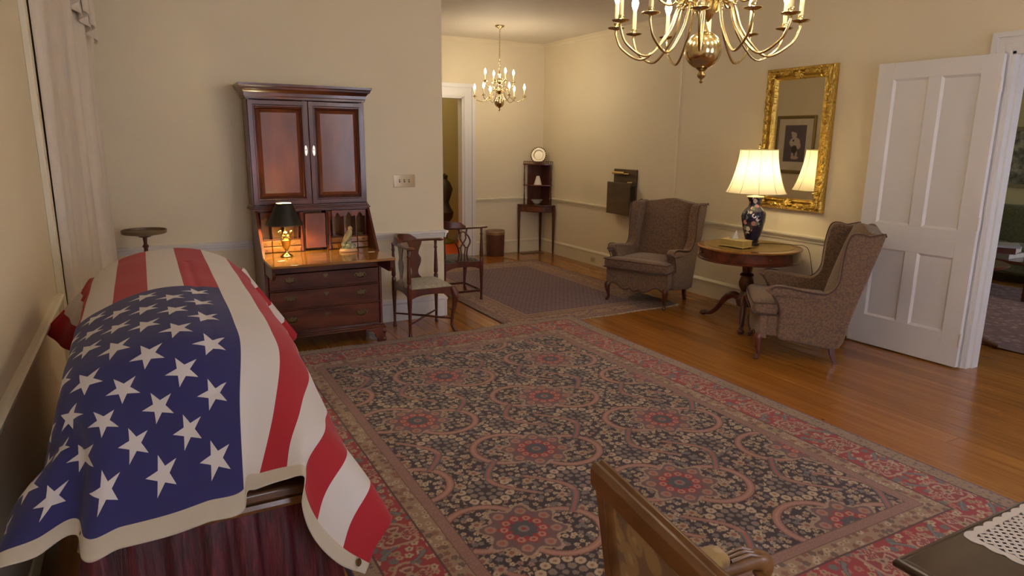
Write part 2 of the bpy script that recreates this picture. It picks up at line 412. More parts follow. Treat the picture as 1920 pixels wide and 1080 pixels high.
# ================================================================== RUGS
def rugmesh(name, x0, x1, y0, y1, nx, ny, colfn, zfn, edge, mat, parent=None):
    xs = np.linspace(x0, x1, nx + 1); ys = np.linspace(y0, y1, ny + 1)
    Xg, Yg = np.meshgrid(xs, ys, indexing='ij')
    Xe, Ye = edge(Xg, Yg)
    Zg = zfn(Xe, Ye)
    V = np.stack([Xe, Ye, Zg], -1).reshape(-1, 3)
    idx = np.arange((nx + 1) * (ny + 1)).reshape(nx + 1, ny + 1)
    Fq = np.stack([idx[:-1, :-1], idx[1:, :-1], idx[1:, 1:], idx[:-1, 1:]], -1).reshape(-1, 4)
    me = bpy.data.meshes.new(name)
    me.vertices.add(len(V)); me.vertices.foreach_set('co', V.astype(np.float32).ravel())
    me.loops.add(Fq.size); me.loops.foreach_set('vertex_index', Fq.astype(np.int32).ravel())
    me.polygons.add(len(Fq)); me.polygons.foreach_set('loop_start', (np.arange(len(Fq)) * 4).astype(np.int32))
    me.update(calc_edges=True)
    c = colfn(Xg, Yg).reshape(-1, 3)
    lin = np.where(c <= 0.04045, c / 12.92, ((c + 0.055) / 1.055) ** 2.4)
    at = me.color_attributes.new('pattern', 'FLOAT_COLOR', 'POINT')
    at.data.foreach_set('color', np.concatenate([lin, np.ones((len(c), 1))], 1).astype(np.float32).ravel())
    me.materials.append(mat); me.shade_smooth()
    return obj(name, me, parent)
def rugmat(name, scale):
    m = N(name); a = m.n('ShaderNodeAttribute'); a.attribute_name = 'pattern'
    v = m.coord(); f = m.noise(v, 240, 2); g = m.noise(v, 2.2, 3)
    c = m.mix(m.math('MULTIPLY', f, 0.35), a.outputs['Color'], m.mix(0.7, a.outputs['Color'], srgb(120, 96, 84)))
    hs = m.n('ShaderNodeHueSaturation'); m.l(c, hs.inputs['Color']); m.l(m.math('MULTIPLY_ADD', g, 0.3, 0.85), hs.inputs['Value'])
    m.set(Base_Color=hs.outputs[0], Roughness=0.95, Sheen_Weight=0.15); m.bump(f, 0.35, 0.004); return m.m

C_ = lambda r, g, b: np.array([r, g, b]) / 255.0
def hashcell(ix, iy, k=0):
    h = np.sin(ix * 127.1 + iy * 311.7 + k * 74.7) * 43758.5453
    return h - np.floor(h)
def worley(X, Y, s, k=0):
    """nearest and second distances plus a random id on a jittered grid of cell size s"""
    gx, gy = X / s, Y / s; ix, iy = np.floor(gx), np.floor(gy)
    d1 = np.full(X.shape, 9.0); d2 = np.full(X.shape, 9.0); rid = np.zeros(X.shape); rx = np.zeros(X.shape); ry = np.zeros(X.shape)
    for a in (-1, 0, 1):
        for b in (-1, 0, 1):
            cx, cy = ix + a, iy + b
            px = cx + 0.5 + 0.75 * (hashcell(cx, cy, k) - 0.5); py = cy + 0.5 + 0.75 * (hashcell(cx, cy, k + 1) - 0.5)
            d = np.hypot(gx - px, gy - py); nid = hashcell(cx, cy, k + 2)
            up = d < d1
            d2 = np.where(up, d1, np.minimum(d2, d)); rid = np.where(up, nid, rid); rx = np.where(up, gx - px, rx); ry = np.where(up, gy - py, ry); d1 = np.where(up, d, d1)
    return d1, d2, rid, np.arctan2(ry, rx)
def put(img, mask, c): img[mask] = c
NAVY, CREAM, TAN, PINK, ROSE, RED, BLUE, GREY, BROWN = (C_(36, 30, 48), C_(198, 178, 152), C_(164, 136, 106), C_(172, 122, 112), C_(178, 92, 88), C_(166, 44, 56), C_(96, 110, 122), C_(134, 124, 122), C_(92, 60, 48))
def florets(img, X, Y, mask, s, pal, ground, k=0, r0=0.40):
    d1, d2, rid, an = worley(X, Y, s, k)
    img[mask] = ground
    pet = d1 < r0 * (0.92 + 0.14 * np.cos(5 * an + rid * 20)) + 0.10 * (rid - 0.5)
    for i, c in enumerate(pal):
        put(img, mask & pet & (rid >= i / len(pal)) & (rid < (i + 1) / len(pal)), c)
    put(img, mask & (d1 < 0.13), C_(120, 96, 78))
RX0, RX1, RY0, RY1 = 0.57, 3.60, 1.19, 5.395
LX, LY, PX, PY = 1.345, 2.34, 0.91, 1.33
def big_rug(X, Y):
    img = np.zeros(X.shape + (3,))
    ed = np.minimum(np.minimum(X - RX0, RX1 - X), np.minimum(Y - RY0, RY1 - Y))
    inner = ed > 0.50
    wob = 0.004 * np.sin(X * 90) + 0.004 * np.sin(Y * 83)
    florets(img, X, Y, inner, 0.036, [CREAM, GREY, C_(186, 160, 128), C_(160, 128, 116), CREAM, C_(112, 112, 120)], NAVY, 3, 0.42)
    # scattered larger blossoms
    d1, d2, rid, an = worley(X, Y, 0.115, 40)
    rad = d1 * 0.115
    big = inner & (rid > 0.55)
    put(img, big & (rad < 0.026 * (1 + 0.2 * np.cos(6 * an))), C_(178, 156, 126)); put(img, big & (rad < 0.012), C_(150, 84, 78))
    # medallion lattice (two interleaved grids)
    best = np.full(X.shape, 9.0); bx_ = np.zeros(X.shape); by_ = np.zeros(X.shape); alt = np.zeros(X.shape)
    for ox, oy, a in ((0, 0, 0), (PX / 2, PY / 2, 1)):
        dx = X - LX - ox; dy = Y - LY - oy
        dx -= PX * np.round(dx / PX); dy -= PY * np.round(dy / PY)
        d = np.hypot(dx, dy * 0.9); up = d < best
        best = np.where(up, d, best); bx_ = np.where(up, dx, bx_); by_ = np.where(up, dy, by_); alt = np.where(up, a, alt)
    ang = np.arctan2(by_, bx_); rad = np.hypot(bx_, by_)
    # rosettes above and below each medallion: ring of cream flowers
    for sgn in (-1, 1):
        rx, ry = bx_, by_ - sgn * 0.385
        rr = np.hypot(rx, ry); ra = np.arctan2(ry, rx)
        put(img, inner & (rr < 0.150 + 0.012 * np.cos(12 * ra)), NAVY)
        for rad0, n, w_, c in ((0.122, 14, 0.024, CREAM), (0.078, 10, 0.019, GREY), (0.038, 6, 0.015, C_(120, 116, 118))):
            q = (ra / (2 * PI) * n) % 1 - 0.5
            put(img, inner & (np.hypot(rr - rad0, q * 2 * PI * rad0 / n) < w_), c)
            put(img, inner & (np.hypot(rr - rad0, q * 2 * PI * rad0 / n) < w_ * 0.35), C_(150, 112, 88))
    # vines: two open rings hugging each medallion, crossing ribbons between them
    for cx, cy, rr_, a0, a1 in ((-0.150, 0.085, 0.185, 0.35, 4.9), (0.150, -0.085, 0.185, 3.5, 8.05)):
        vx, vy = bx_ - cx, by_ - cy; vr = np.hypot(vx, vy * 1.06); va = (np.arctan2(vy, vx) - a0) % (2 * PI)
        on = (va < a1 - a0) & inner
        put(img, on & (np.abs(vr - rr_) < 0.024), BROWN); put(img, on & (np.abs(vr - rr_) < 0.018), PINK); put(img, on & (np.abs(vr - rr_) < 0.006), C_(186, 142, 128))
    for sgn in (-1, 1):
        sx_ = sgn * bx_; sy_ = sgn * by_
        lx = sx_ - 0.30 - 0.10 * np.sin((sy_ - 0.05) * 9); on = inner & (sy_ > 0.02) & (sy_ < 0.36)
        put(img, on & (np.abs(lx) < 0.026), BROWN); put(img, on & (np.abs(lx) < 0.020), BLUE); put(img, on & (np.abs(lx) < 0.009), ROSE)
        lx2 = sx_ - 0.16 + 0.10 * np.sin((sy_ - 0.30) * 10); on2 = inner & (sy_ > 0.24) & (sy_ < 0.52)
        put(img, on2 & (np.abs(lx2) < 0.021), BROWN); put(img, on2 & (np.abs(lx2) < 0.015), PINK)
    # medallion: toothed cream rim, rose field, red star, blue heart
    star = rad * (1 + 0.14 * np.cos(8 * ang))
    put(img, inner & (star < 0.188 + 0.007 * np.cos(40 * ang)), C_(176, 152, 130))
    put(img, inner & (star < 0.172), C_(112, 84, 94))
    q = (ang / (2 * PI) * 8) % 1 - 0.5
    put(img, inner & (np.hypot(rad - 0.148, q * 2 * PI * 0.148 / 8) < 0.027), np.array(C_(170, 132, 116)))
    put(img, inner & (np.hypot(rad - 0.148, q * 2 * PI * 0.148 / 8) < 0.013), np.array(C_(172, 92, 86)))
    put(img, inner & (rad * (1 + 0.10 * np.cos(10 * ang)) < 0.108), RED)
    q = (ang / (2 * PI) * 10) % 1 - 0.5; fl_ = np.hypot(rad - 0.088, q * 2 * PI * 0.088 / 10)
    put(img, inner & (fl_ < 0.019), C_(196, 140, 120)); put(img, inner & (fl_ < 0.008), RED)
    put(img, inner & (rad * (1 + 0.12 * np.cos(10 * ang)) < 0.062), C_(70, 76, 92)); put(img, inner & (rad < 0.026), GREY); put(img, inner & (rad < 0.012), RED)
    # borders
    def band(a, b): return (ed > a) & (ed <= b)
    put(img, ed <= 0.02, C_(58, 44, 84))
    florets(img, X, Y, band(0.02, 0.115), 0.026, [C_(150, 128, 108), C_(128, 104, 96), TAN, C_(104, 92, 96)], C_(160, 134, 112), 11, 0.34)
    mb_ = band(0.115, 0.355)
    florets(img, X, Y, mb_, 0.048, [C_(196, 150, 126), CREAM, C_(186, 110, 100), TAN, BLUE], RED, 17, 0.40)
    # palmettes along the main border, with a blue wave between them
    along = np.where((np.minimum(X - RX0, RX1 - X) < np.minimum(Y - RY0, RY1 - Y)), Y, X)
    u = ((along - 1.5) / 0.30) % 1 - 0.5; vv = ed - 0.235; side = np.where(np.floor((along - 1.5) / 0.30) % 2 > 0, 1, -1)
    pal_ = np.hypot(u * 0.30, vv - 0.02 * side)
    pa = np.arctan2(vv - 0.02 * side, u)
    pet = np.cos(9 * pa)
    put(img, mb_ & (pal_ < 0.092 + 0.014 * pet), C_(182, 146, 126)); put(img, mb_ & (pal_ < 0.076 + 0.012 * pet), C_(150, 52, 60))
    put(img, mb_ & (pal_ < 0.068) & (pal_ > 0.030) & (pet > 0.1), C_(196, 156, 136)); put(img, mb_ & (pal_ < 0.056) & (pal_ > 0.036) & (pet > 0.6), C_(128, 72, 72))
    put(img, mb_ & (pal_ < 0.026 + 0.006 * pet), C_(176, 150, 126)); put(img, mb_ & (pal_ < 0.010), C_(104, 66, 66))
    wv = vv - side * 0.085 * np.cos(u * 2 * PI)
    put(img, mb_ & (np.abs(wv) < 0.017) & (pal_ > 0.085), C_(88, 70, 78)); put(img, mb_ & (np.abs(wv) < 0.012) & (pal_ > 0.085), C_(110, 122, 128))
    put(img, band(0.112, 0.122), C_(84, 50, 56)); put(img, band(0.352, 0.362), C_(84, 50, 56))
    florets(img, X, Y, band(0.362, 0.445), 0.042, [C_(196, 172, 142), C_(132, 84, 72), CREAM, C_(104, 84, 84), C_(150, 96, 84)], C_(164, 138, 114), 23, 0.40)
    florets(img, X, Y, band(0.445, 0.50), 0.018, [PINK, C_(160, 124, 112)], C_(150, 112, 106), 29, 0.36)
    put(img, band(0.443, 0.449), C_(110, 76, 74)); put(img, (ed > 0.497) & (ed < 0.503), C_(110, 76, 74))
    # pattern colours muted and slightly lifted, evenly all over
    grey = img.mean(-1, keepdims=True)
    img = img * 0.86 + grey * 0.06 + np.array([0.068, 0.052, 0.046])
    return np.clip(img, 0, 1)
def edge_big(X, Y):
    far = np.clip((Y - 5.0) / 0.395, 0, 1) ** 2
    return X, Y + far * (0.013 * np.sin(X * 7.0) + 0.009 * np.sin(X * 19 + 1))
def z_big(X, Y):
    lift = np.clip((X - 2.6) / 0.3, 0, 1) * np.clip((Y - 5.0) / 0.3, 0, 1)
    ed = np.minimum(np.minimum(X - RX0, RX1 - X), np.minimum(Y - RY0, RY1 - Y))
    return 0.011 * np.clip(ed / 0.008, 0, 1) + 0.009 * lift + 0.0015 * np.sin(X * 11) * np.sin(Y * 9) * (ed > 0.05) + 0.0015
rug = rugmesh('area_rug', RX0, RX1, RY0, RY1, 600, 840, big_rug, z_big, edge_big, rugmat('persian_wool', 1))
tag(rug, 'large navy and red floral oriental rug in the middle of the room', 'rug')
fr = MB()
for i in range(260):
    x_ = RX0 + (RX1 - RX0) * (i + random.random()) / 260
    ex, ey = edge_big(np.array([x_]), np.array([RY1])); l_ = random.uniform(0.006, 0.02) + (0.02 if random.random() < 0.03 else 0)
    a_ = random.uniform(-0.006, 0.006); z0_ = 0.003 + (0.009 if x_ > 2.75 else 0)
    fr.box(x_ - 0.004, x_ + 0.004, float(ey[0]) - 0.003, float(ey[0]) + l_, z0_, z0_ + 0.004)
fo = fr.build('fringe', plain('cream_fringe', srgb(190, 168, 138), 0.9), rug); fo['kind'] = 'stuff'

SX0, SX1, SY0, SY1 = 2.87, 4.93, 5.29, 8.38
def small_rug(X, Y):
    img = np.zeros(X.shape + (3,))
    ed = np.minimum(np.minimum(X - SX0, SX1 - X), np.minimum(Y - SY0, SY1 - Y))
    inn = ed > 0.36
    img[:] = C_(150, 116, 92)
    rows = (X - SX0 + 0.25 * (Y - SY0)) / 0.080
    ir = np.floor(rows); uu = rows - ir - 0.5; vv = ((Y + 0.030 * (ir % 2)) / 0.060) % 1 - 0.5
    ground = np.where((ir % 2 > 0)[..., None], C_(120, 84, 90), C_(128, 92, 94))
    img = np.where(inn[..., None], ground, img)
    d = np.hypot(uu * 0.080 + 0.012 * vv, vv * 0.060)
    put(img, inn & (d < 0.0235), C_(54, 42, 70)); put(img, inn & (d < 0.010), C_(156, 112, 108))
    put(img, inn & (np.abs(uu) > 0.44), C_(92, 68, 78))
    def band(a, b): return (ed > a) & (ed <= b)
    put(img, ed <= 0.018, C_(88, 58, 54))
    florets(img, X, Y, band(0.018, 0.10), 0.030, [C_(140, 100, 86), C_(166, 132, 104)], C_(128, 88, 78), 51, 0.36)
    florets(img, X, Y, band(0.11, 0.25), 0.044, [C_(128, 84, 74), C_(178, 146, 116), C_(150, 104, 90), C_(104, 80, 82)], C_(164, 128, 98), 53, 0.38)
    florets(img, X, Y, band(0.26, 0.33), 0.026, [C_(134, 94, 80), C_(172, 138, 108)], C_(150, 112, 90), 57, 0.36)
    for a in (0.10, 0.25, 0.33): put(img, band(a, a + 0.010), C_(104, 70, 64))
    put(img, band(0.345, 0.362), C_(190, 152, 120))
    return img
def edge_small(X, Y):
    k_ = (X - SX0) / (SX1 - SX0)
    near = np.clip((6.0 - Y) / 0.7, 0, 1) ** 2
    return X, Y + near * (-0.05 + 0.07 * k_ + 0.006 * np.sin(X * 9)) + (Y - 6.9) * 0.0
def z_small(X, Y): return 0.0075 + 0 * X
srug = rugmesh('area_rug', SX0, SX1, SY0, SY1, 330, 440, small_rug, z_small, edge_small, rugmat('worn_wool', 1))
tag(srug, 'smaller plum and tan rug with rows of tiny motifs under the left wing chair', 'rug')
fr = MB()
for i in range(200):
    x_ = SX0 + (SX1 - SX0) * (i + random.random()) / 200
    ex, ey = edge_small(np.array([x_]), np.array([SY0])); l_ = random.uniform(0.006, 0.022)
    fr.box(x_ - 0.004, x_ + 0.004, float(ey[0]) - l_, float(ey[0]) + 0.003, 0.001, 0.009)
fo = fr.build('fringe', plain('pale_fringe', srgb(200, 182, 156), 0.9), srug); fo['kind'] = 'stuff'

# ================================================================== CASKET, BIER, FLAG
CX = 0.08
bier = thing('bier', 'low bier under the casket with a dark wooden top edge and burgundy velvet skirt', 'bier', (CX - 0.005, 2.655, 0))
MB().prism([(-0.285, -0.945), (0.285, -0.945), (0.285, 0.945), (-0.285, 0.945)], 'z', 0.768, 0.80).build('top_board', M['walnut'], bier, 0.008)
mb = MB()
mb.loft([[(sx * (0.285 + e), sy * (0.945 + e), z) for sx, sy in ((-1, -1), (1, -1), (1, 1), (-1, 1))] for e, z in ((-0.02, 0.742), (0.002, 0.745), (0.007, 0.756), (0.002, 0.767))])
mb.build('edge_moulding', M['oakfg'], bier)
def velvet():
    m = N('burgundy_velvet'); v = m.coord('Object', (14, 14, 1.2)); f = m.noise(v, 3, 4, 0.65)
    m.set(Base_Color=m.ramp(f, [(0.3, srgb(34, 6, 12)), (0.55, srgb(78, 14, 26)), (0.75, srgb(116, 36, 48))]), Roughness=0.55, Sheen_Weight=0.6, Sheen_Roughness=0.35, Sheen_Tint=srgb(190, 70, 86)); m.bump(f, 0.4, 0.02); return m.m
M['velvet'] = velvet()
ring = []
nn = 420
per = [(-0.275, -0.935), (0.275, -0.935), (0.275, 0.935), (-0.275, 0.935), (-0.275, -0.935)]
segs = [(Vector(a), Vector(b)) for a, b in zip(per[:-1], per[1:])]; tot = sum((b - a).length for a, b in segs)
def perim(s_):
    d = s_ * tot
    for a, b in segs:
        L_ = (b - a).length
        if d <= L_: u_ = (b - a) / L_; return a + u_ * d, Vector((u_.y, -u_.x))
        d -= L_
    return segs[-1][1], Vector((-1, 0))
rings = []
for z_, amp, out in ((0.742, 0.003, 0), (0.70, 0.007, 0.012), (0.5, 0.014, 0.040), (0.25, 0.018, 0.065), (0.014, 0.022, 0.085)):
    r_ = []
    for i in range(nn):
        p, n_ = perim(i / nn); q = p + n_ * (out + amp * (math.sin(i * 2 * PI / 7.3) + 0.5 * math.sin(i * 1.9 + z_ * 5))); r_.append((q.x, q.y, z_))
    rings.append(r_)
MB().loft(rings, True, False).build('velvet_skirt', M['velvet'], bier, smooth=180)

ck = thing('casket', 'dark wooden casket hidden under the draped flag', 'casket', (CX - 0.01, 2.66, 0.80))
MB().box(-0.270, 0.270, -0.78, 0.85, 0, 0.10).build('body', M['mahog'], ck, 0.01)
rr = []
for hx, z, yn in ((0.270, 0.10, -0.78), (0.270, 0.13, -0.765), (0.240, 0.19, -0.68), (0.200, 0.245, -0.60), (0.110, 0.315, -0.50)):
    rr.append([(sx * hx, yn if sy < 0 else 0.85 - z * 0.2, z) for sx, sy in ((-1, -1), (-0.4, -1), (0.4, -1), (1, -1), (1, 1), (0.4, 1), (-0.4, 1), (-1, 1))])
MB().loft(rr).build('lid', M['mahog'], ck, 0.006)

# --- flag: control grid (s along the length from the hoist, t in stripes across) -> dense mesh
SW = 0.1172
def section(Yp, t_, ztop, flareR, flareL):
    a = (t_ - 6.5) * SW + 0.08; sg = 1 if a >= 0 else -1; a = abs(a); Rr = 0.515; a0 = 0.3265
    if a <= a0: x_, d_ = Rr * math.sin(a / Rr), Rr * (1 - math.cos(a / Rr))
    else:
        x_, d_ = 0.305, 0.10; e = a - a0; be = R(flareR if sg > 0 else flareL)
        b0 = R(36); rt = 0.045; turn = rt * (be - b0)
        n_ = 12; step = min(e, turn) / n_; ang = b0
        for i in range(n_):
            an_ = b0 + (i + 0.5) / n_ * min(e, turn) / rt; x_ += step * math.cos(an_); d_ += step * math.sin(an_)
        if e > turn: x_ += (e - turn) * math.cos(be); d_ += (e - turn) * math.sin(be)
    return (CX - 0.01 + sg * x_, Yp, ztop - d_)
TT = [0, 1, 2, 2.8, 3.05, 4, 5, 6, 7, 7.25, 8, 9, 9.6, 10.2, 11, 12, 13]
hoist = [(-.40, 1.80, .655), (-.365, 1.69, .765), (-.285, 1.695, .772), (-.212, 1.725, .785), (-.205, 1.655, .765), (-.125, 1.648, .770), (-.03, 1.646, .777), (.055, 1.646, .786), (.145, 1.645, .797), (.152, 1.668, .822), (.176, 1.664, .836), (.243, 1.650, .852), (.288, 1.63, .858), (.275, 1.60, .80), (.295, 1.585, .715), (.355, 1.575, .625), (.432, 1.60, .552)]
row25 = [(-.375, 1.97, .74), (-.335, 1.91, .835), (-.268, 1.895, .905), (-.200, 1.905, .930), (-.180, 1.870, .945), (-.100, 1.862, .960), (-.010, 1.860, .972), (.080, 1.860, .980), (.172, 1.858, .985), (.192, 1.864, .984), (.262, 1.860, .975), (.325, 1.850, .945), (.362, 1.835, .912), (.385, 1.815, .872), (.425, 1.785, .815), (.480, 1.755, .728), (.530, 1.725, .625)]
def mix3(a, b, k): return tuple(p * (1 - k) + q * k for p, q in zip(a, b))
rowsS = [0.0, 0.25, 0.50, 0.62, 0.90, 1.25, 1.60, 1.85, 2.02, 2.14, 2.30]
grid = [hoist, row25]
grid.append([section(2.07 if t_ < 9.7 else 2.05, t_, 1.130, 72, 76) for t_ in TT])
grid.append([section(2.20, t_, 1.158, 76, 80) for t_ in TT])
for s_, zt, fR, fL in ((0.90, 1.172, 86, 86), (1.25, 1.180, 89, 89), (1.60, 1.186, 89, 88), (1.85, 1.188, 82, 78)):
    grid.append([section(2.07 + (s_ - 0.50), t_, zt, fR, fL) for t_ in TT])
grid.append([section(3.56, t_, 1.180, 71, 64) for t_ in TT])
def farrow(k, dz, fR, fL):
    out = []
    for t_ in TT:
        x_, y_, z_ = section(3.56 + k, t_, 1.180, fR, fL); a = abs((t_ - 6.5) * SW + 0.08); c_ = max(0, 1 - max(0, a - 0.26) / 0.10)
        out.append((x_, y_ - c_ * 0.02, z_ - dz * c_))
    return out
grid.append(farrow(0.075, 0.07, 63, 55)); grid.append(farrow(0.11, 0.24, 56, 46))
G = np.array(grid)
def cr1(xs, P, q):
    """Catmull-Rom through P (n,...) at knots xs evaluated at q"""
    xs = np.asarray(xs, float); i = np.clip(np.searchsorted(xs, q, 'right') - 1, 0, len(xs) - 2)
    h = xs[i + 1] - xs[i]; t_ = (q - xs[i]) / h
    mt = np.zeros_like(P); 
    sl = (P[1:] - P[:-1]) / (xs[1:] - xs[:-1]).reshape((-1,) + (1,) * (P.ndim - 1))
    mt[1:-1] = 0.5 * (sl[1:] + sl[:-1]); mt[0] = sl[0]; mt[-1] = sl[-1]
    sh = (-1,) + (1,) * (P.ndim - 1); t_ = t_.reshape(sh); h = h.reshape(sh)
    return ((2 * t_**3 - 3 * t_**2 + 1) * P[i] + (t_**3 - 2 * t_**2 + t_) * h * mt[i] + (-2 * t_**3 + 3 * t_**2) * P[i + 1] + (t_**3 - t_**2) * h * mt[i + 1])
ns, nt = 300, 230
qs = np.concatenate([np.linspace(0, 0.62, 110, endpoint=False), np.linspace(0.62, 2.30, ns - 110 + 1)]); qt = np.linspace(0, 13, nt + 1)
A = cr1(rowsS, G, qs)                      # (ns+1, len(TT), 3)
A = np.swapaxes(cr1(TT, np.swapaxes(A, 0, 1), qt), 0, 1)
# soft wrinkles, stronger on the hanging sides
tq = qt[None, :]; sq = qs[:, None]
hang = np.clip((np.abs((tq - 6.5) * SW + 0.08) - 0.33) / 0.12, 0, 1)
A[..., 0] += hang * np.sign(tq - 6.5) * (0.010 * np.sin(sq * 13 + tq * 0.35) + 0.006 * np.sin(sq * 29 + 1))
A[..., 2] += (1 - hang) * (0.0022 * np.sin(tq * 2.1 + sq * 3) + 0.0016 * np.sin(sq * 17 + tq))
# a pressed crease down the field
A[..., 2] += -0.004 * np.exp(-((tq - 6.35) / 0.12) ** 2) * (sq < 1.6) * (sq > 0.3)
V = A.reshape(-1, 3); idx = np.arange((ns + 1) * (nt + 1)).reshape(ns + 1, nt + 1)
Fq = np.stack([idx[:-1, :-1], idx[1:, :-1], idx[1:, 1:], idx[:-1, 1:]], -1).reshape(-1, 4)
me = bpy.data.meshes.new('flag'); me.from_pydata(V.tolist(), [], Fq.tolist())
uv = me.uv_layers.new(name='UVMap')
li = np.zeros(len(me.loops), np.int32); me.loops.foreach_get('vertex_index', li)
UVv = np.stack([np.repeat(qs, nt + 1), np.tile(qt, ns + 1)], 1)
uv.data.foreach_set('uv', UVv[li].astype(np.float32).ravel())
me.shade_smooth()
m = N('flag_cloth'); tc = m.n('ShaderNodeTexCoord'); sp = m.n('ShaderNodeSeparateXYZ'); m.l(tc.outputs['UV'], sp.inputs[0])
S_, T_ = sp.outputs[0], sp.outputs[1]
red = m.math('LESS_THAN', m.math('FLOORED_MODULO', T_, 2.0), 1.0)
cstr = m.mix(red, srgb(208, 200, 194), srgb(166, 22, 38))
HD = 0.044
sb = m.math('SUBTRACT', S_, HD)
kk = m.math('DIVIDE', sb, 0.087); rr_ = m.math('DIVIDE', T_, 0.7)
p_ = m.math('MULTIPLY', m.math('ADD', kk, rr_), 0.5); q_ = m.math('MULTIPLY', m.math('SUBTRACT', kk, rr_), 0.5)
dp = m.math('SUBTRACT', m.math('FRACT', m.math('ADD', p_, 0.5)), 0.5); dq = m.math('SUBTRACT', m.math('FRACT', m.math('ADD', q_, 0.5)), 0.5)
dk = m.math('ADD', dp, dq); dr_ = m.math('SUBTRACT', dp, dq)
kc = m.math('SUBTRACT', kk, dk); rc = m.math('SUBTRACT', rr_, dr_)
ddx = m.math('MULTIPLY', dk, 0.087); ddy = m.math('MULTIPLY', dr_, -0.0820)
ph = m.math('ARCTAN2', ddx, ddy)
al = m.math('ABSOLUTE', m.math('SUBTRACT', m.math('FLOORED_MODULO', m.math('ADD', ph, PI / 5), 2 * PI / 5), PI / 5))
rad_ = m.math('SQRT', m.math('ADD', m.math('MULTIPLY', ddx, ddx), m.math('MULTIPLY', ddy, ddy)))
star = m.math('LESS_THAN', m.math('MULTIPLY', rad_, m.math('COSINE', m.math('SUBTRACT', R(72), al))), 0.309 * 0.050)
for sck, lo, hi in ((kc, 0.5, 11.5), (rc, 0.5, 9.5)):
    star = m.math('MULTIPLY', star, m.math('MULTIPLY', m.math('GREATER_THAN', sck, lo), m.math('LESS_THAN', sck, hi)))
can = m.math('MULTIPLY', m.math('LESS_THAN', T_, 7.0), m.math('LESS_THAN', sb, 1.044))
cc = m.mix(can, cstr, m.mix(star, srgb(42, 40, 96), srgb(208, 201, 198)))
head = m.math('LESS_THAN', S_, HD)
cc = m.mix(head, cc, srgb(192, 180, 160))
wv = m.noise(m.coord('Object'), 900, 1)
m.set(Base_Color=cc, Roughness=0.85, Sheen_Weight=0.1); m.bump(wv, 0.08, 0.001)
# thin cotton: some light comes through
me.materials.append(m.m)
fl_o = obj('flag', me)
md = fl_o.modifiers.new('thickness', 'SOLIDIFY'); md.thickness = 0.0022; md.offset = 1
tag(fl_o, 'red, white and blue flag with stars draped over the casket', 'flag')
gx = Vector(A[int(2), nt - 8]); 
MB().lathe([(0.004, 0), (0.010, 0), (0.011, 0.002), (0.009, 0.004), (0.004, 0.003)], 16).build('grommet', M['oldbrass'], fl_o)
gr = bpy.data.objects['grommet']
i0, j0 = 5, nt - 7
p0 = Vector(A[i0, j0]); nrm = (Vector(A[i0 + 3, j0]) - p0).cross(Vector(A[i0, j0 + 3]) - p0).normalized()
if nrm.dot(Vector((0, -1, 0.3))) < 0: nrm = -nrm
gr.location = p0 + nrm * 0.002; gr.rotation_euler = nrm.to_track_quat('Z', 'Y').to_euler()
# ================================================================== SECRETARY DESK
X0s, X1s, YB_, YFR = 0.76, 1.70, 5.985, 5.45
sec = thing('secretary_desk', 'tall mahogany secretary desk with its writing lid open against the back wall', 'desk', (1.23, 5.72, 0))
def S(mb, name, mat, parent=None, bevel=0.003, **k):
    mb.v = [(x - 1.23, y - 5.72, z) for x, y, z in mb.v]; return mb.build(name, mat, parent or sec, bevel, **k)
side = [(YFR, 0.15), (YFR, 0.765), (YFR + 0.045, 0.785), (5.745, 1.135), (YB_, 1.135), (YB_, 0.15)]
for xa in (X0s, X1s - 0.022): S(MB().prism(side, 'x', xa, xa + 0.022), 'side_panel', M['mahog'])
S(MB().box(X0s, X1s, YB_ - 0.012, YB_, 0.15, 1.14), 'back_panel', M['mahog'])
S(MB().box(X0s + 0.02, X1s - 0.02, YFR + 0.02, YB_ - 0.012, 0.755, 0.780), 'writing_surface', M['desktop'])
S(MB().box(X0s + 0.02, X1s - 0.02, 5.74, YB_ - 0.012, 1.112, 1.135), 'desk_top', M['mahogx'])
fr_ = MB().box(X0s + 0.02, X1s - 0.02, YFR + 0.004, YFR + 0.03, 0.652, 0.757)
fr_.box(X0s + 0.02, X1s - 0.02, YFR + 0.015, YB_ - 0.02, 0.15, 0.17)
for z_ in (0.515, 0.353): fr_.box(X0s + 0.02, X1s - 0.02, YFR + 0.002, YFR + 0.03, z_ - 0.006, z_ + 0.006)
S(fr_, 'drawer_divider', M['mahogx'])
bail = MB()
bail.tube([(-0.036, -0.010, 0.004), (-0.032, -0.018, -0.012), (-0.015, -0.022, -0.022), (0.015, -0.022, -0.022), (0.032, -0.018, -0.012), (0.036, -0.010, 0.004)], 0.0035, 6)
bail.prism(smooth2([(-0.052, 0.0), (-0.034, 0.020), (-0.014, 0.014), (0, 0.028), (0.014, 0.014), (0.034, 0.020), (0.052, 0), (0.030, -0.014), (0.012, -0.010), (0, -0.020), (-0.012, -0.010), (-0.030, -0.014)], 3), 'y', -0.004, 0)
for xx in (-0.036, 0.036): bail.ball((xx, -0.009, 0.004), 0.0065, 8, 6)
bail_me = bail.mesh('drawer_handle', M['oldbrass'])
esc_me = MB().prism(smooth2([(-0.020, 0.004), (-0.012, 0.016), (0, 0.012), (0.012, 0.016), (0.020, 0.004), (0.010, -0.006), (0, -0.018), (-0.010, -0.006)], 3), 'y', -0.003, 0).mesh('escutcheon', M['oldbrass'])
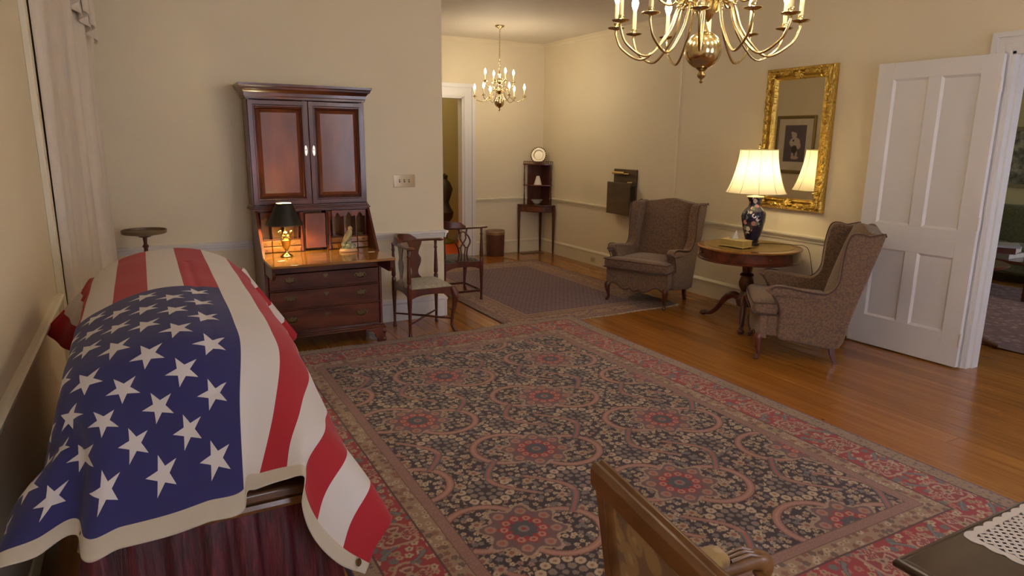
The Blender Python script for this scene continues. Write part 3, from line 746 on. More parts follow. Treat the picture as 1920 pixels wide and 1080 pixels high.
for z0, z1 in ((0.172, 0.346), (0.360, 0.508), (0.522, 0.648)):
    d = S(MB().box(X0s + 0.028, X1s - 0.028, YFR - 0.004, YFR + 0.40, z0, z1), 'drawer', M['mahogx'], bevel=0.004)
    for dx in (-0.285, 0.285): obj('drawer_handle', bail_me, d, loc=(dx, YFR - 0.004 - 5.72, (z0 + z1) / 2 + 0.012))
    obj('escutcheon', esc_me, d, loc=(0, YFR - 0.004 - 5.72, (z0 + z1) / 2 + 0.03))
b = MB(); 
for e, za, zb in ((0.022, 0.118, 0.132), (0.014, 0.132, 0.146), (0.006, 0.146, 0.158)): b.box(X0s - e, X1s + e, YFR - e, YB_, za, zb)
S(b, 'base_moulding', M['mahogx'])
def bracket(xc, sx):
    p = [(0, 0.118), (0.17, 0.118), (0.165, 0.098), (0.115, 0.094), (0.095, 0.075), (0.088, 0.045), (0.070, 0.025), (0.074, 0.0), (0.0, 0.0), (-0.008, 0.02), (0.006, 0.05), (-0.010, 0.09)]
    m_ = MB().prism([(xc + sx * a, z) for a, z in p], 'y', YFR - 0.022, YFR + 0.004)
    m_.prism([(YFR - 0.020 + a, z) for a, z in p], 'x', xc if sx > 0 else xc - 0.024, xc + 0.024 if sx > 0 else xc)
    return m_
S(bracket(X0s - 0.016, 1), 'bracket_foot', M['mahog']); S(bracket(X1s + 0.016, -1), 'bracket_foot', M['mahog'])
for xa in (X0s, X1s - 0.03): S(MB().box(xa, xa + 0.03, YB_ - 0.1, YB_ - 0.02, 0, 0.118), 'back_foot', M['mahog'])
S(MB().box(X0s - 0.004, X1s + 0.004, 5.075, YFR + 0.012, 0.762, 0.782), 'lid', M['desktop'], bevel=0.005)
for xa in (X0s + 0.006, X1s - 0.030): S(MB().prism([(5.16, 0.662), (5.12, 0.70), (5.115, 0.760), (YFR + 0.2, 0.760), (YFR + 0.2, 0.662)], 'x', xa, xa + 0.024), 'loper', M['mahog'])
# fitted interior: door, columns, pigeonholes with scalloped valances, small drawers
YI = 5.735
S(MB().box(1.145, 1.315, YI - 0.012, YI + 0.01, 0.800, 1.095), 'prospect_door', M['flame'], bevel=0.006)
S(MB().box(X0s + 0.022, X1s - 0.022, YI + 0.15, YI + 0.16, 0.78, 1.112), 'interior_back', M['satinwood'])
for xa in (1.115, 1.345):
    S(MB().lathe([(0.018, 0.785), (0.018, 0.805), (0.011, 0.82), (0.013, 0.86), (0.009, 0.95), (0.011, 1.03), (0.018, 1.045), (0.018, 1.07), (0.02, 1.11)], 14, (xa, YI - 0.012, 0)), 'column', M['mahog'], bevel=0)
for xa in (0.800, 0.885, 0.985, 1.085, 1.135, 1.325, 1.375, 1.475, 1.575, 1.660):
    S(MB().box(xa - 0.004, xa + 0.004, YI, YI + 0.15, 0.89 if xa not in (1.135, 1.325) else 0.78, 1.112), 'pigeonhole_divider', M['mahog'], bevel=0.001)
for xa, xb in ((0.782, 1.135), (1.325, 1.678)): S(MB().box(xa, xb, YI, YI + 0.15, 0.882, 0.890), 'pigeonhole_shelf', M['mahogx'], bevel=0.001)
for xa, xb in ((0.80, 1.09), (1.37, 1.66)):
    poly = [(xa, 1.11), (xb, 1.11)]; n_ = 3
    for i in range(n_ * 8 + 1):
        u = i / (n_ * 8); ph_ = (u * n_) % 1; poly.append((xb + (xa - xb) * u, 1.066 - 0.016 * math.cos(2 * PI * ph_) + 0.010 * math.cos(4 * PI * ph_)))
    S(MB().prism(poly, 'y', YI - 0.004, YI + 0.004), 'valance', M['flame'], bevel=0.001)
for xs in ((0.786, 0.872), (0.878, 0.985), (0.991, 1.105), (1.355, 1.468), (1.474, 1.580), (1.586, 1.674)):
    for z0, z1 in ((0.784, 0.830), (0.836, 0.880)):
        dd = S(MB().box(xs[0], xs[1], YI - 0.012 + 0.010 * abs((xs[0] + xs[1]) / 2 - 1.23), YI + 0.14, z0, z1), 'small_drawer', M['satinwood'], bevel=0.003)
        S(MB().ball(((xs[0] + xs[1]) / 2, YI - 0.016, (z0 + z1) / 2), 0.006, 8, 6), 'knob', M['brass'], dd, bevel=0)
# upper case
UX0, UX1, UY = 0.742, 1.668, 5.735
UX0 += 0.01; UX1 += 0.012
uc = MB().box(UX0, UX0 + 0.02, UY + 0.004, YB_, 1.15, 2.02).box(UX1 - 0.02, UX1, UY + 0.004, YB_, 1.15, 2.02).box(UX0, UX1, YB_ - 0.012, YB_, 1.15, 2.02).box(UX0, UX1, UY + 0.01, YB_, 2.00, 2.02).box(UX0, UX1, UY + 0.004, YB_, 1.15, 1.172)
S(uc, 'upper_case', M['mahog'])
w_ = MB()
for e, za, zb in ((0.022, 1.128, 1.142), (0.014, 1.142, 1.154), (0.006, 1.154, 1.166)): w_.box(UX0 - e + 0.0, UX1 + e, UY - e, YB_, za, zb)
S(w_, 'waist_moulding', M['mahogx'])
xm = (UX0 + UX1) / 2
for x0, x1, hs_ in ((UX0 + 0.004, xm - 0.002, 1), (xm + 0.002, UX1 - 0.004, -1)):
    d = MB(); z0, z1, f_ = 1.174, 1.995, 0.036
    d.box(x0, x0 + f_, UY - 0.012, UY + 0.01, z0, z1).box(x1 - f_, x1, UY - 0.012, UY + 0.01, z0, z1).box(x0 + f_, x1 - f_, UY - 0.012, UY + 0.01, z0, z0 + f_).box(x0 + f_, x1 - f_, UY - 0.012, UY + 0.01, z1 - f_, z1)
    dd = S(d, 'cupboard_door', M['mahog'], bevel=0.003)
    q = MB(); a0, a1, c0, c1 = x0 + f_, x1 - f_, z0 + f_, z1 - f_; R4 = lambda e, y: [(a0 + e, y, c0 + e), (a1 - e, y, c0 + e), (a1 - e, y, c1 - e), (a0 + e, y, c1 - e)]
    q.loft([R4(0.026, UY + 0.011), R4(0.030, UY + 0.011), R4(0.056, UY - 0.003), R4(0.057, UY - 0.004)], cap=True)
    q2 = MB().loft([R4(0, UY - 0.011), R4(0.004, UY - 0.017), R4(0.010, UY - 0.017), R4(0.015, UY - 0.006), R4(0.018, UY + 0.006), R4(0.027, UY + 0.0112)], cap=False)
    S(q2, 'panel_moulding', M['mahog'], dd, bevel=0, smooth=30)  # bead moulding; its dark wood also stands in for shade at the bevel
    S(q, 'door_panel', M['flame'], dd, bevel=0, smooth=25)
    xe = x1 - 0.030 if hs_ > 0 else x0 + 0.030
    e_ = MB().prism(smooth2([(xe - 0.012, 1.60), (xe - 0.008, 1.635), (xe, 1.648), (xe + 0.008, 1.635), (xe + 0.012, 1.60), (xe + 0.006, 1.572), (xe, 1.565), (xe - 0.006, 1.572)], 3), 'y', UY - 0.016, UY - 0.012).ball((xe, UY - 0.018, 1.612), 0.007, 8, 6)
    S(e_, 'door_escutcheon', M['silver'], dd, bevel=0)
c_ = MB()
prof = [(0.0, 2.005), (0.010, 2.006), (0.010, 2.020), (0.016, 2.026), (0.018, 2.050), (0.030, 2.068), (0.046, 2.078), (0.048, 2.092), (0.056, 2.100), (0.058, 2.118), (0.0, 2.118)]
c_.loft([[(UX0 - a, YB_, z) for a, z in prof], [(UX0 - a, UY - a, z) for a, z in prof], [(UX1 + a, UY - a, z) for a, z in prof], [(UX1 + a, YB_, z) for a, z in prof]], True, True)
c_.box(UX0, UX1, UY, YB_, 2.018, 2.116)
S(c_, 'cornice', M['mahogx'], bevel=0, smooth=25)

# desk lamp with black shade
dl = thing('desk_lamp', 'small brass figural desk lamp with black shade on the open desk', 'lamp', (0.945, 5.50, 0.781))
MB().lathe([(0.0, 0), (0.048, 0), (0.050, 0.008), (0.040, 0.018), (0.022, 0.026), (0.012, 0.045), (0.014, 0.055), (0.020, 0.062), (0.030, 0.085), (0.036, 0.115), (0.040, 0.128), (0.044, 0.134), (0.040, 0.140), (0.0, 0.142)], 24).build('urn_base', M['brass'], dl)
fg = MB().ball((0, 0, 0.158), 0.034, 14, 8, 1, 0.9, 0.8).ball((-0.004, -0.012, 0.186), 0.020, 12, 8)
for i, (a, l_, h_) in enumerate(((0.3, 0.050, 0.06), (1.4, 0.042, 0.075), (2.6, 0.052, 0.055), (3.6, 0.048, 0.07), (4.6, 0.040, 0.05), (5.5, 0.050, 0.065))):
    c1, s1 = math.cos(a), math.sin(a)
    fg.tube(crom([(0.012 * c1, 0.012 * s1, 0.150), (l_ * 0.8 * c1, l_ * 0.8 * s1, 0.150 + h_ * 0.3), (l_ * c1, l_ * s1, 0.150 + h_ * 0.75)], 4), [0.010, 0.009, 0.008, 0.007, 0.007, 0.006, 0.006, 0.007, 0.007], 8).ball((l_ * c1, l_ * s1, 0.150 + h_ * 0.8), 0.010, 8, 6)
fg.build('figural_stem', M['brass'], dl)
MB().tube([(0, 0, 0.18), (0, 0, 0.30)], 0.006, 8).build('rod', M['brass'], dl)
def cloth_in(name, c, tr):
    m_ = N(name); m_.set(Base_Color=c, Roughness=0.8, Transmission_Weight=0.0); return m_.m
M['blackshade'] = plain('black_shade_card', srgb(24, 22, 18), 0.45)
M['shadelining'] = plain('gilt_shade_lining', srgb(236, 226, 190), 0.7)
sh = MB().lathe([(0.142, 0.255), (0.058, 0.425)], 40, cap=False); so = sh.build('shade', M['blackshade'], dl, smooth=60)
MB().lathe([(0.1405, 0.256), (0.0568, 0.424)], 40, cap=False).build('shade_lining', M['shadelining'], so, smooth=60)
MB().lathe([(0.1435, 0.2530), (0.1440, 0.2565), (0.1425, 0.2590), (0.1400, 0.2565)], 40, cap=False).build('shade_trim', M['oldbrass'], so)
MB().tube([(-0.058, 0, 0.42), (0.058, 0, 0.42)], 0.002, 6).tube([(0, -0.058, 0.42), (0, 0.058, 0.42)], 0.002, 6).build('shade_spider', M['brass'], so)
MB().ball((0, 0, 0.345), 0.030, 14, 10, 1, 1, 1.3).build('bulb', M['bulb_desk'], dl)

# bird figurine
bf = thing('bird_figurine', 'small porcelain bird figurine on a rocky base on the open desk', 'figurine', (1.455, 5.56, 0.781))
MB().lathe([(0, 0), (0.074, 0), (0.078, 0.008), (0.072, 0.018), (0.066, 0.026), (0, 0.028)], 28, (0, 0, 0), 1, 0.7).build('base', plain('figurine_base', srgb(196, 150, 112), 0.45), bf)
rk = MB()
for i in range(16):
    a = i * 2.399; rr1 = 0.012 + 0.040 * (i / 16) ** 0.6; rk.ball((rr1 * math.cos(a), rr1 * math.sin(a) * 0.6, 0.030 + 0.030 * random.random() + (0.02 if rr1 < 0.035 else 0)), random.uniform(0.012, 0.024), 10, 6)
rk.build('rocks', plain('figurine_rocks', srgb(150, 150, 120), 0.5, 0, 0.25, 60), bf)
bd = MB(); pts = crom([(-0.050, 0, 0.052), (-0.030, 0, 0.085), (-0.008, 0, 0.120), (0.012, 0, 0.155), (0.020, 0, 0.180), (0.020, 0, 0.196)], 4)
rads = [0.004, 0.006, 0.008, 0.010, 0.012, 0.016, 0.020, 0.023, 0.026, 0.028, 0.028, 0.027, 0.026, 0.024, 0.022, 0.020, 0.018, 0.017, 0.016, 0.012, 0.004]
bd.tube(pts, rads[:len(pts)], 12)
bd.ball((0.022, 0, 0.192), 0.0185, 14, 10)
for sg in (-1, 1): bd.tube(crom([(0.010, sg * 0.022, 0.158), (-0.008, sg * 0.029, 0.125), (-0.034, sg * 0.018, 0.086), (-0.056, sg * 0.006, 0.052)], 4), [0.006, 0.011, 0.014, 0.016, 0.016, 0.015, 0.013, 0.011, 0.009, 0.007, 0.006, 0.004, 0.003], 10)
bird = bd.build('bird', plain('porcelain_bird', srgb(176, 160, 124), 0.35, 0, 0.2, 70), bf, smooth=80)
MB().lathe([(0.006, 0), (0.0, 0.020)], 8, (0.034, 0, 0.186), axis='x').build('beak', plain('beak', srgb(90, 80, 60), 0.4), bird)
M['card'] = plain('white_card', srgb(232, 226, 214), 0.7)
for xx, yy, rz, lab in ((0.865, 5.30, 0.2, 'small white card lying by the black-shaded lamp on the desk lid'), (1.615, 5.44, -0.1, 'small white card lying right of the bird figurine on the desk lid')):
    o = MB().box(-0.026, 0.026, -0.016, 0.016, 0, 0.0016).build('card', M['card']); o.location = (xx, yy, 0.7825); o.rotation_euler = (0, 0, rz); tag(o, lab, 'card')
o = thing('dish', 'small greenish dish inside the right pigeonholes of the desk', 'dish', (1.625, 5.80, 0.890)); MB().lathe([(0.0, 0), (0.020, 0), (0.028, 0.006), (0.032, 0.012), (0.028, 0.010), (0, 0.004)], 20).build('bowl', plain('glazed_green', srgb(150, 150, 96), 0.3), o)

# ================================================================== CORNER CHAIRS
def cabriole(mb, p, d, h, r=(0.030, 0.034, 0.022, 0.015, 0.013, 0.022, 0.020), bulge=0.028, foot=0.035):
    d = Vector((d[0], d[1], 0)).normalized(); p = Vector(p)
    pts = [p + Vector((0, 0, h)), p + d * bulge + Vector((0, 0, h * 0.86)), p + d * bulge * 0.7 + Vector((0, 0, h * 0.62)), p + Vector((0, 0, h * 0.38)), p - d * 0.006 + Vector((0, 0, h * 0.18)), p + d * foot * 0.5 + Vector((0, 0, 0.030)), p + d * foot + Vector((0, 0, 0.010))]
    c = crom(pts, 4); rr_ = np.interp(np.linspace(0, 6, len(c)), range(7), r)
    mb.tube(c, list(rr_), 10, up=(d.y, -d.x, 0)); mb.ball(p + d * (foot * 0.75) + Vector((0, 0, 0.014)), 0.022, 10, 6, 1, 1, 0.62)
    return mb
def turned(mb, p, z0, z1, r=0.016):
    h = z1 - z0
    return mb.lathe([(r * 1.25, 0), (r * 1.25, 0.10 * h), (r * 0.8, 0.13 * h), (r * 1.3, 0.17 * h), (r * 1.15, 0.35 * h), (r * 0.85, 0.66 * h), (r * 0.7, 0.78 * h), (r * 1.1, 0.82 * h), (r * 0.7, 0.86 * h), (r * 0.9, h)], 14, (p[0], p[1], z0))
def corner_chair(label, loc, rz, h, splat, seatmat):
    c = thing('corner_chair', label, 'chair', loc, rz, 'mahogany corner chairs')
    A_, Bk, B_, Fc = (-h, -h), (-h, h), (h, h), (h, -h)
    ap = MB()
    for (p, q) in ((A_, Bk), (Bk, B_), (B_, Fc), (Fc, A_)):
        pts = []
        n_ = 12
        for i in range(n_ + 1):
            u = i / n_; pts.append((p[0] + (q[0] - p[0]) * u, p[1] + (q[1] - p[1]) * u, 0.372 - 0.050 * (abs(2 * u - 1) ** 3)))
        nx, ny = (q[1] - p[1]), -(q[0] - p[0]); L_ = math.hypot(nx, ny); nx, ny = nx / L_ * 0.022, ny / L_ * 0.022
        sgn = 1 if (p[0] + q[0]) * nx + (p[1] + q[1]) * ny < 0 else -1
        ap.loft([[(x, y, 0.425), (x, y, z), (x + sgn * nx, y + sgn * ny, z), (x + sgn * nx, y + sgn * ny, 0.425)] for x, y, z in pts])
    ap.build('seat_frame', M['mahog'], c, 0.002)
    sp_ = MB(); e = h - 0.014
    def pad(u, v):
        x = (u * 2 - 1) * e; y = (v * 2 - 1) * e; b_ = (1 - (u * 2 - 1) ** 6) * (1 - (v * 2 - 1) ** 6); return (x, y, 0.424 + 0.034 * max(b_, 0) ** 0.5)
    sp_.grid(pad, 16, 16); sp_.build('seat_pad', seatmat, c, smooth=80)
    f_ = MB(); cabriole(f_, (h - 0.015, -h + 0.015, 0), (1, -1), 0.41); f_.build('front_leg', M['mahog'], c)
    for p, nm in ((A_, 'leg'), (B_, 'leg'), (Bk, 'leg')):
        px_, py_ = p[0] * 0.965, p[1] * 0.965
        l_ = MB().lathe([(0.014, 0), (0.018, 0.008), (0.013, 0.022), (0.012, 0.06), (0.016, 0.22), (0.021, 0.31), (0.022, 0.425)], 12, (px_, py_, 0)); l_.build(nm, M['mahog'], c)
        turned(MB(), (px_, py_), 0.425, 0.785).build('post', M['mahog'], c)
    # arm rail: flat bow from A round the back corner to B, with a raised crest
    k_ = 0.965 * h; ctr = [(-k_ + 0.03, -k_ - 0.07), (-k_ - 0.012, -k_), (-k_ - 0.022, -0.02), (-k_ - 0.004, k_ * 0.62), (-k_ * 0.62, k_ + 0.004), (0.02, k_ + 0.022), (k_, k_ + 0.012), (k_ + 0.07, k_ - 0.03)]
    cp = crom([(x, y, 0.792) for x, y in ctr], 6)
    wd = np.interp(np.linspace(0, 1, len(cp)), [0, 0.06, 0.15, 0.5, 0.85, 0.94, 1], [0.012, 0.036, 0.024, 0.028, 0.024, 0.036, 0.012])
    ar = MB(); ar.tube(cp, list(wd), 12, 0.42); ar.build('arm_rail', M['mahog'], c)
    n3 = len(cp); cr_ = [p + Vector((0, 0, 0.030)) for p in cp[int(n3 * 0.30):int(n3 * 0.70) + 1]]
    hh = np.interp(np.linspace(0, 1, len(cr_)), [0, 0.12, 0.5, 0.88, 1], [0.010, 0.030, 0.040, 0.030, 0.010])
    cm = MB(); rings = []
    for i, p in enumerate(cr_):
        tdir = (cr_[min(i + 1, len(cr_) - 1)] - cr_[max(i - 1, 0)]).normalized(); sd = tdir.cross(Vector((0, 0, 1)))
        z0 = 0.795; z1 = 0.795 + hh[i] * 1.9
        rings.append([(p.x + sd.x * a, p.y + sd.y * a, z) for a, z in ((-0.020, z0), (0.020, z0), (0.016, z1), (-0.008, z1 + 0.003))])
    cm.loft(rings); cm.build('crest', M['mahog'], c, 0.003)
    # two splats, on the two back sides
    for sidek in (0, 1):
        s_ = MB()
        P_ = (lambda u, z, tt: (u, k_ + tt, z)) if sidek == 0 else (lambda u, z, tt: (-k_ - tt, u, z))
        if splat == 'solid':
            outl = smooth2([(-0.060, 0.425), (0.060, 0.425), (0.062, 0.445), (0.036, 0.475), (0.032, 0.52), (0.056, 0.58), (0.060, 0.63), (0.036, 0.67), (0.048, 0.72), (0.062, 0.755), (0.060, 0.790), (-0.060, 0.790), (-0.062, 0.755), (-0.048, 0.72), (-0.036, 0.67), (-0.060, 0.63), (-0.056, 0.58), (-0.032, 0.52), (-0.036, 0.475), (-0.062, 0.445)], 3)
            m_ = len(outl); s_.add([P_(u, z, -0.005) for u, z in outl] + [P_(u, z, 0.005) for u, z in outl], [tuple(range(m_)), tuple(range(m_, 2 * m_))[::-1]] + [(i, m_ + i, m_ + (i + 1) % m_, (i + 1) % m_) for i in range(m_)])
        else:
            def strip(pts, w0): s_.tube([P_(u, z, 0) for u, z in [(q.x, q.y) for q in crom([(a, b_, 0) for a, b_ in pts], 5)]], w0, 8)
            for sg in (-1, 1):
                strip([(sg * 0.062, 0.43), (sg * 0.046, 0.50), (sg * 0.052, 0.57), (sg * 0.084, 0.640), (sg * 0.064, 0.70), (sg * 0.040, 0.73), (sg * 0.050, 0.79)], 0.009)
                strip([(sg * 0.022, 0.43), (sg * 0.018, 0.50), (sg * 0.026, 0.57), (sg * 0.020, 0.60), (0, 0.625)], 0.007)
                strip([(sg * 0.058, 0.585), (sg * 0.030, 0.585), (0, 0.625), (-sg * 0.034, 0.68), (-sg * 0.030, 0.72), (-sg * 0.046, 0.785)], 0.008)
                strip([(sg * 0.0, 0.755), (sg * 0.030, 0.735), (sg * 0.030, 0.70)], 0.008)
            for za in (0.432, 0.788): s_.tube([P_(-0.066, za, 0), (P_(0.066, za, 0))], 0.010, 8)
        s_.build('splat', M['satin'] if splat == 'solid' else M['mahog'], c, 0.002)
    if splat == 'solid':
        st1 = MB().tube([(-k_, -k_, 0.115), (0, 0, 0.118), (k_, k_, 0.115)], [0.007, 0.011, 0.007], 8); st1.build('stretcher', M['mahog'], c)
        st2 = MB().tube([(-k_, k_, 0.125), (0, 0, 0.128), (h - 0.02, -h + 0.02, 0.125)], [0.007, 0.011, 0.008], 8); st2.build('stretcher', M['mahog'], c)
    else:
        for (p, q) in ((A_, Bk), (Bk, B_), (B_, Fc), (Fc, A_)):
            MB().box(min(p[0], q[0]) * 0.965 - 0.009, max(p[0], q[0]) * 0.965 + 0.009, min(p[1], q[1]) * 0.965 - 0.009, max(p[1], q[1]) * 0.965 + 0.009, 0.09, 0.115).build('stretcher', M['mahog'], c, 0.002)
    return c
M['satin'] = wood('polished_splat', srgb(66, 34, 26), srgb(110, 62, 44), 0.12, (1, 1, 0.3), 0.9)
def fabric(name, cols, scale, rough=0.9, dist=0.35):
    m_ = N(name); v = m_.coord(); vo = m_.vor(v, scale); vo2 = m_.vor(v, scale * 2.3); w_ = m_.noise(v, scale * 14, 2)
    c = m_.ramp(m_.math('FRACT', m_.math('MULTIPLY', m_.n('ShaderNodeSeparateColor').outputs[0] if False else vo.outputs['Distance'], 1.0)), [(0.0, cols[1]), (0.16, cols[1]), (0.24, cols[0]), (0.5, cols[0]), (0.62, cols[2])])
    sc_ = m_.n('ShaderNodeSeparateColor'); m_.l(vo2.outputs['Color'], sc_.inputs[0])
    spot = m_.math('MULTIPLY', m_.math('LESS_THAN', vo2.outputs['Distance'], 0.26), m_.math('GREATER_THAN', sc_.outputs[0], 0.45))
    c2 = m_.ramp(sc_.outputs[1], [(0.0, cols[3]), (0.5, cols[4])], 'CONSTANT')
    c = m_.mix(m_.math('MULTIPLY', spot, 0.55), c, c2)
    m_.set(Base_Color=c, Roughness=rough, Sheen_Weight=0.25); m_.bump(w_, 0.3, 0.002); return m_.m
M['damask'] = fabric('pale_damask', [srgb(168, 160, 138), srgb(180, 172, 150), srgb(156, 148, 126), srgb(176, 168, 146), srgb(150, 142, 122)], 30)
M['tapestry'] = fabric('dark_tapestry', [srgb(84, 76, 58), srgb(128, 116, 88), srgb(52, 44, 36), srgb(110, 84, 60), srgb(66, 74, 56)], 26)
corner_chair('mahogany corner chair with solid splats and pale seat beside the secretary', (2.145, 5.635, 0), 0, 0.215, 'solid', M['damask'])
corner_chair('mahogany corner chair with pierced splats and dark tapestry seat behind the wall end', (2.905, 6.66, 0.008), R(90), 0.225, 'pierced', M['tapestry'])

# ================================================================== SMALL THINGS ON THE BACK WALL SIDE
st_o = thing('candle_stand', 'tall tripod stand with a round dished top behind the casket', 'stand', (-0.035, 5.66, 0))
MB().lathe([(0, 0.985), (0.060, 0.985), (0.075, 0.992), (0.140, 1.000), (0.150, 1.004), (0.153, 1.028), (0.148, 1.030), (0.145, 1.012), (0, 1.010)], 40).build('dished_top', M['stand'], st_o)
MB().lathe([(0.012, 0.985), (0.045, 0.984), (0.040, 0.976), (0.016, 0.970), (0.012, 0.93), (0.014, 0.918), (0.024, 0.905), (0.014, 0.892), (0.014, 0.87), (0.020, 0.84), (0.026, 0.76), (0.018, 0.62), (0.014, 0.46), (0.024, 0.42), (0.018, 0.38), (0.030, 0.30), (0.036, 0.25), (0.026, 0.19), (0.0, 0.17)], 18).build('turned_column', M['mahog'], st_o)
for i in range(3):
    a = R(30 + 120 * i); c1, s1 = math.cos(a), math.sin(a)
    MB().tube(crom([(0.015 * c1, 0.015 * s1, 0.26), (0.09 * c1, 0.09 * s1, 0.25), (0.15 * c1, 0.15 * s1, 0.14), (0.20 * c1, 0.20 * s1, 0.035), (0.235 * c1, 0.235 * s1, 0.014)], 4), [0.020, 0.020, 0.020, 0.019, 0.018, 0.017, 0.016, 0.015, 0.014, 0.013, 0.012, 0.012, 0.013, 0.014, 0.015, 0.014, 0.012][:17], 10).build('leg', M['mahog'], st_o)

pl = thing('switch_plate', 'polished metal switch plate with three toggles on the back wall', 'switch', (2.122, YA, 1.328))
MB().box(-0.104, 0.104, -0.006, 0, -0.058, 0.058).build('plate', M['chrome'], pl, 0.003)
for dx in (-0.046, 0.0, 0.046):
    t_ = MB().box(dx - 0.006, dx + 0.006, -0.007, -0.005, -0.013, 0.013).build('slot', plain('switch_slot', srgb(60, 54, 46), 0.5), pl)
    MB().tube([(dx, -0.006, 0), (dx, -0.020, 0.007)], 0.0045, 8).build('toggle', M['candle'], pl)

# curtain by the left wall
M['curtain'] = N('ivory_damask_curtain')
m = M['curtain']; v = m.coord('Object', (1, 1, 0.35)); f = m.noise(v, 26, 5, 0.6); g = m.noise(m.coord(), 300, 2)
m.set(Base_Color=m.mix(f, srgb(206, 192, 170), srgb(228, 216, 198)), Roughness=0.7, Sheen_Weight=0.3); m.bump(f, 0.25, 0.006); M['curtain'] = m.m
cu = thing('curtain', 'ivory damask curtain hanging in soft folds in the left corner', 'curtain', (-0.40, 5.0, 0))
plan = crom([(-0.02 - 0.03, -0.50, 0), (0.0, -0.46, 0), (0.02, -0.32, 0), (0.055, -0.16, 0), (0.06, -0.02, 0), (0.105, 0.08, 0), (0.10, 0.20, 0), (0.15, 0.30, 0), (0.145, 0.42, 0), (0.18, 0.52, 0), (0.15, 0.62, 0), (0.02, 0.66, 0)], 10)
def cfn(u, v_):
    i = u * (len(plan) - 1); a = int(min(i, len(plan) - 2)); p = plan[a].lerp(plan[a + 1], i - a)
    z = 0.01 + v_ * 3.0; k2 = 0.006 * math.sin(u * 40 + z * 1.2) + 0.004 * math.sin(u * 71 - z * 2.0)
    return (p.x + k2 + 0.012 * math.sin(u * 22) * (1 - v_ * 0.5), p.y, z)
co = MB().grid(cfn, 140, 30).build('drape', M['curtain'], cu, smooth=180)
sm = co.modifiers.new('thickness', 'SOLIDIFY'); sm.thickness = 0.004
MB().tube([(0.05, -0.56, 2.98), (0.05, 0.80, 2.98)], 0.018, 12).ball((0.05, -0.58, 2.98), 0.03).build('pole', M['mahog'], cu)
jb = MB()
for k_, (yy, xx, zb) in enumerate(((0.10, 0.13, 2.42), (0.22, 0.165, 2.36), (0.34, 0.19, 2.30))):
    def jf(u, v_, yy=yy, xx=xx, zb=zb): return (xx + 0.03 * math.sin(u * 9), yy + (u - 0.5) * 0.16, 2.96 + (zb + 0.10 * (1 - u) - 2.96) * v_)
    jb.grid(jf, 12, 10)
jo = jb.build('swag_tail', M['curtain'], cu, smooth=180); jo.modifiers.new('thickness', 'SOLIDIFY').thickness = 0.006
fb = MB()
for i in range(8):
    fb.lathe([(0.004, 0.0), (0.010, -0.006), (0.011, -0.014), (0.004, -0.022)], 10, (0.205, 0.46 - i * 0.006, 2.455 - i * 0.020))
fb.build('tassel_fringe', plain('tassel_cord', srgb(196, 180, 150), 0.8), cu)
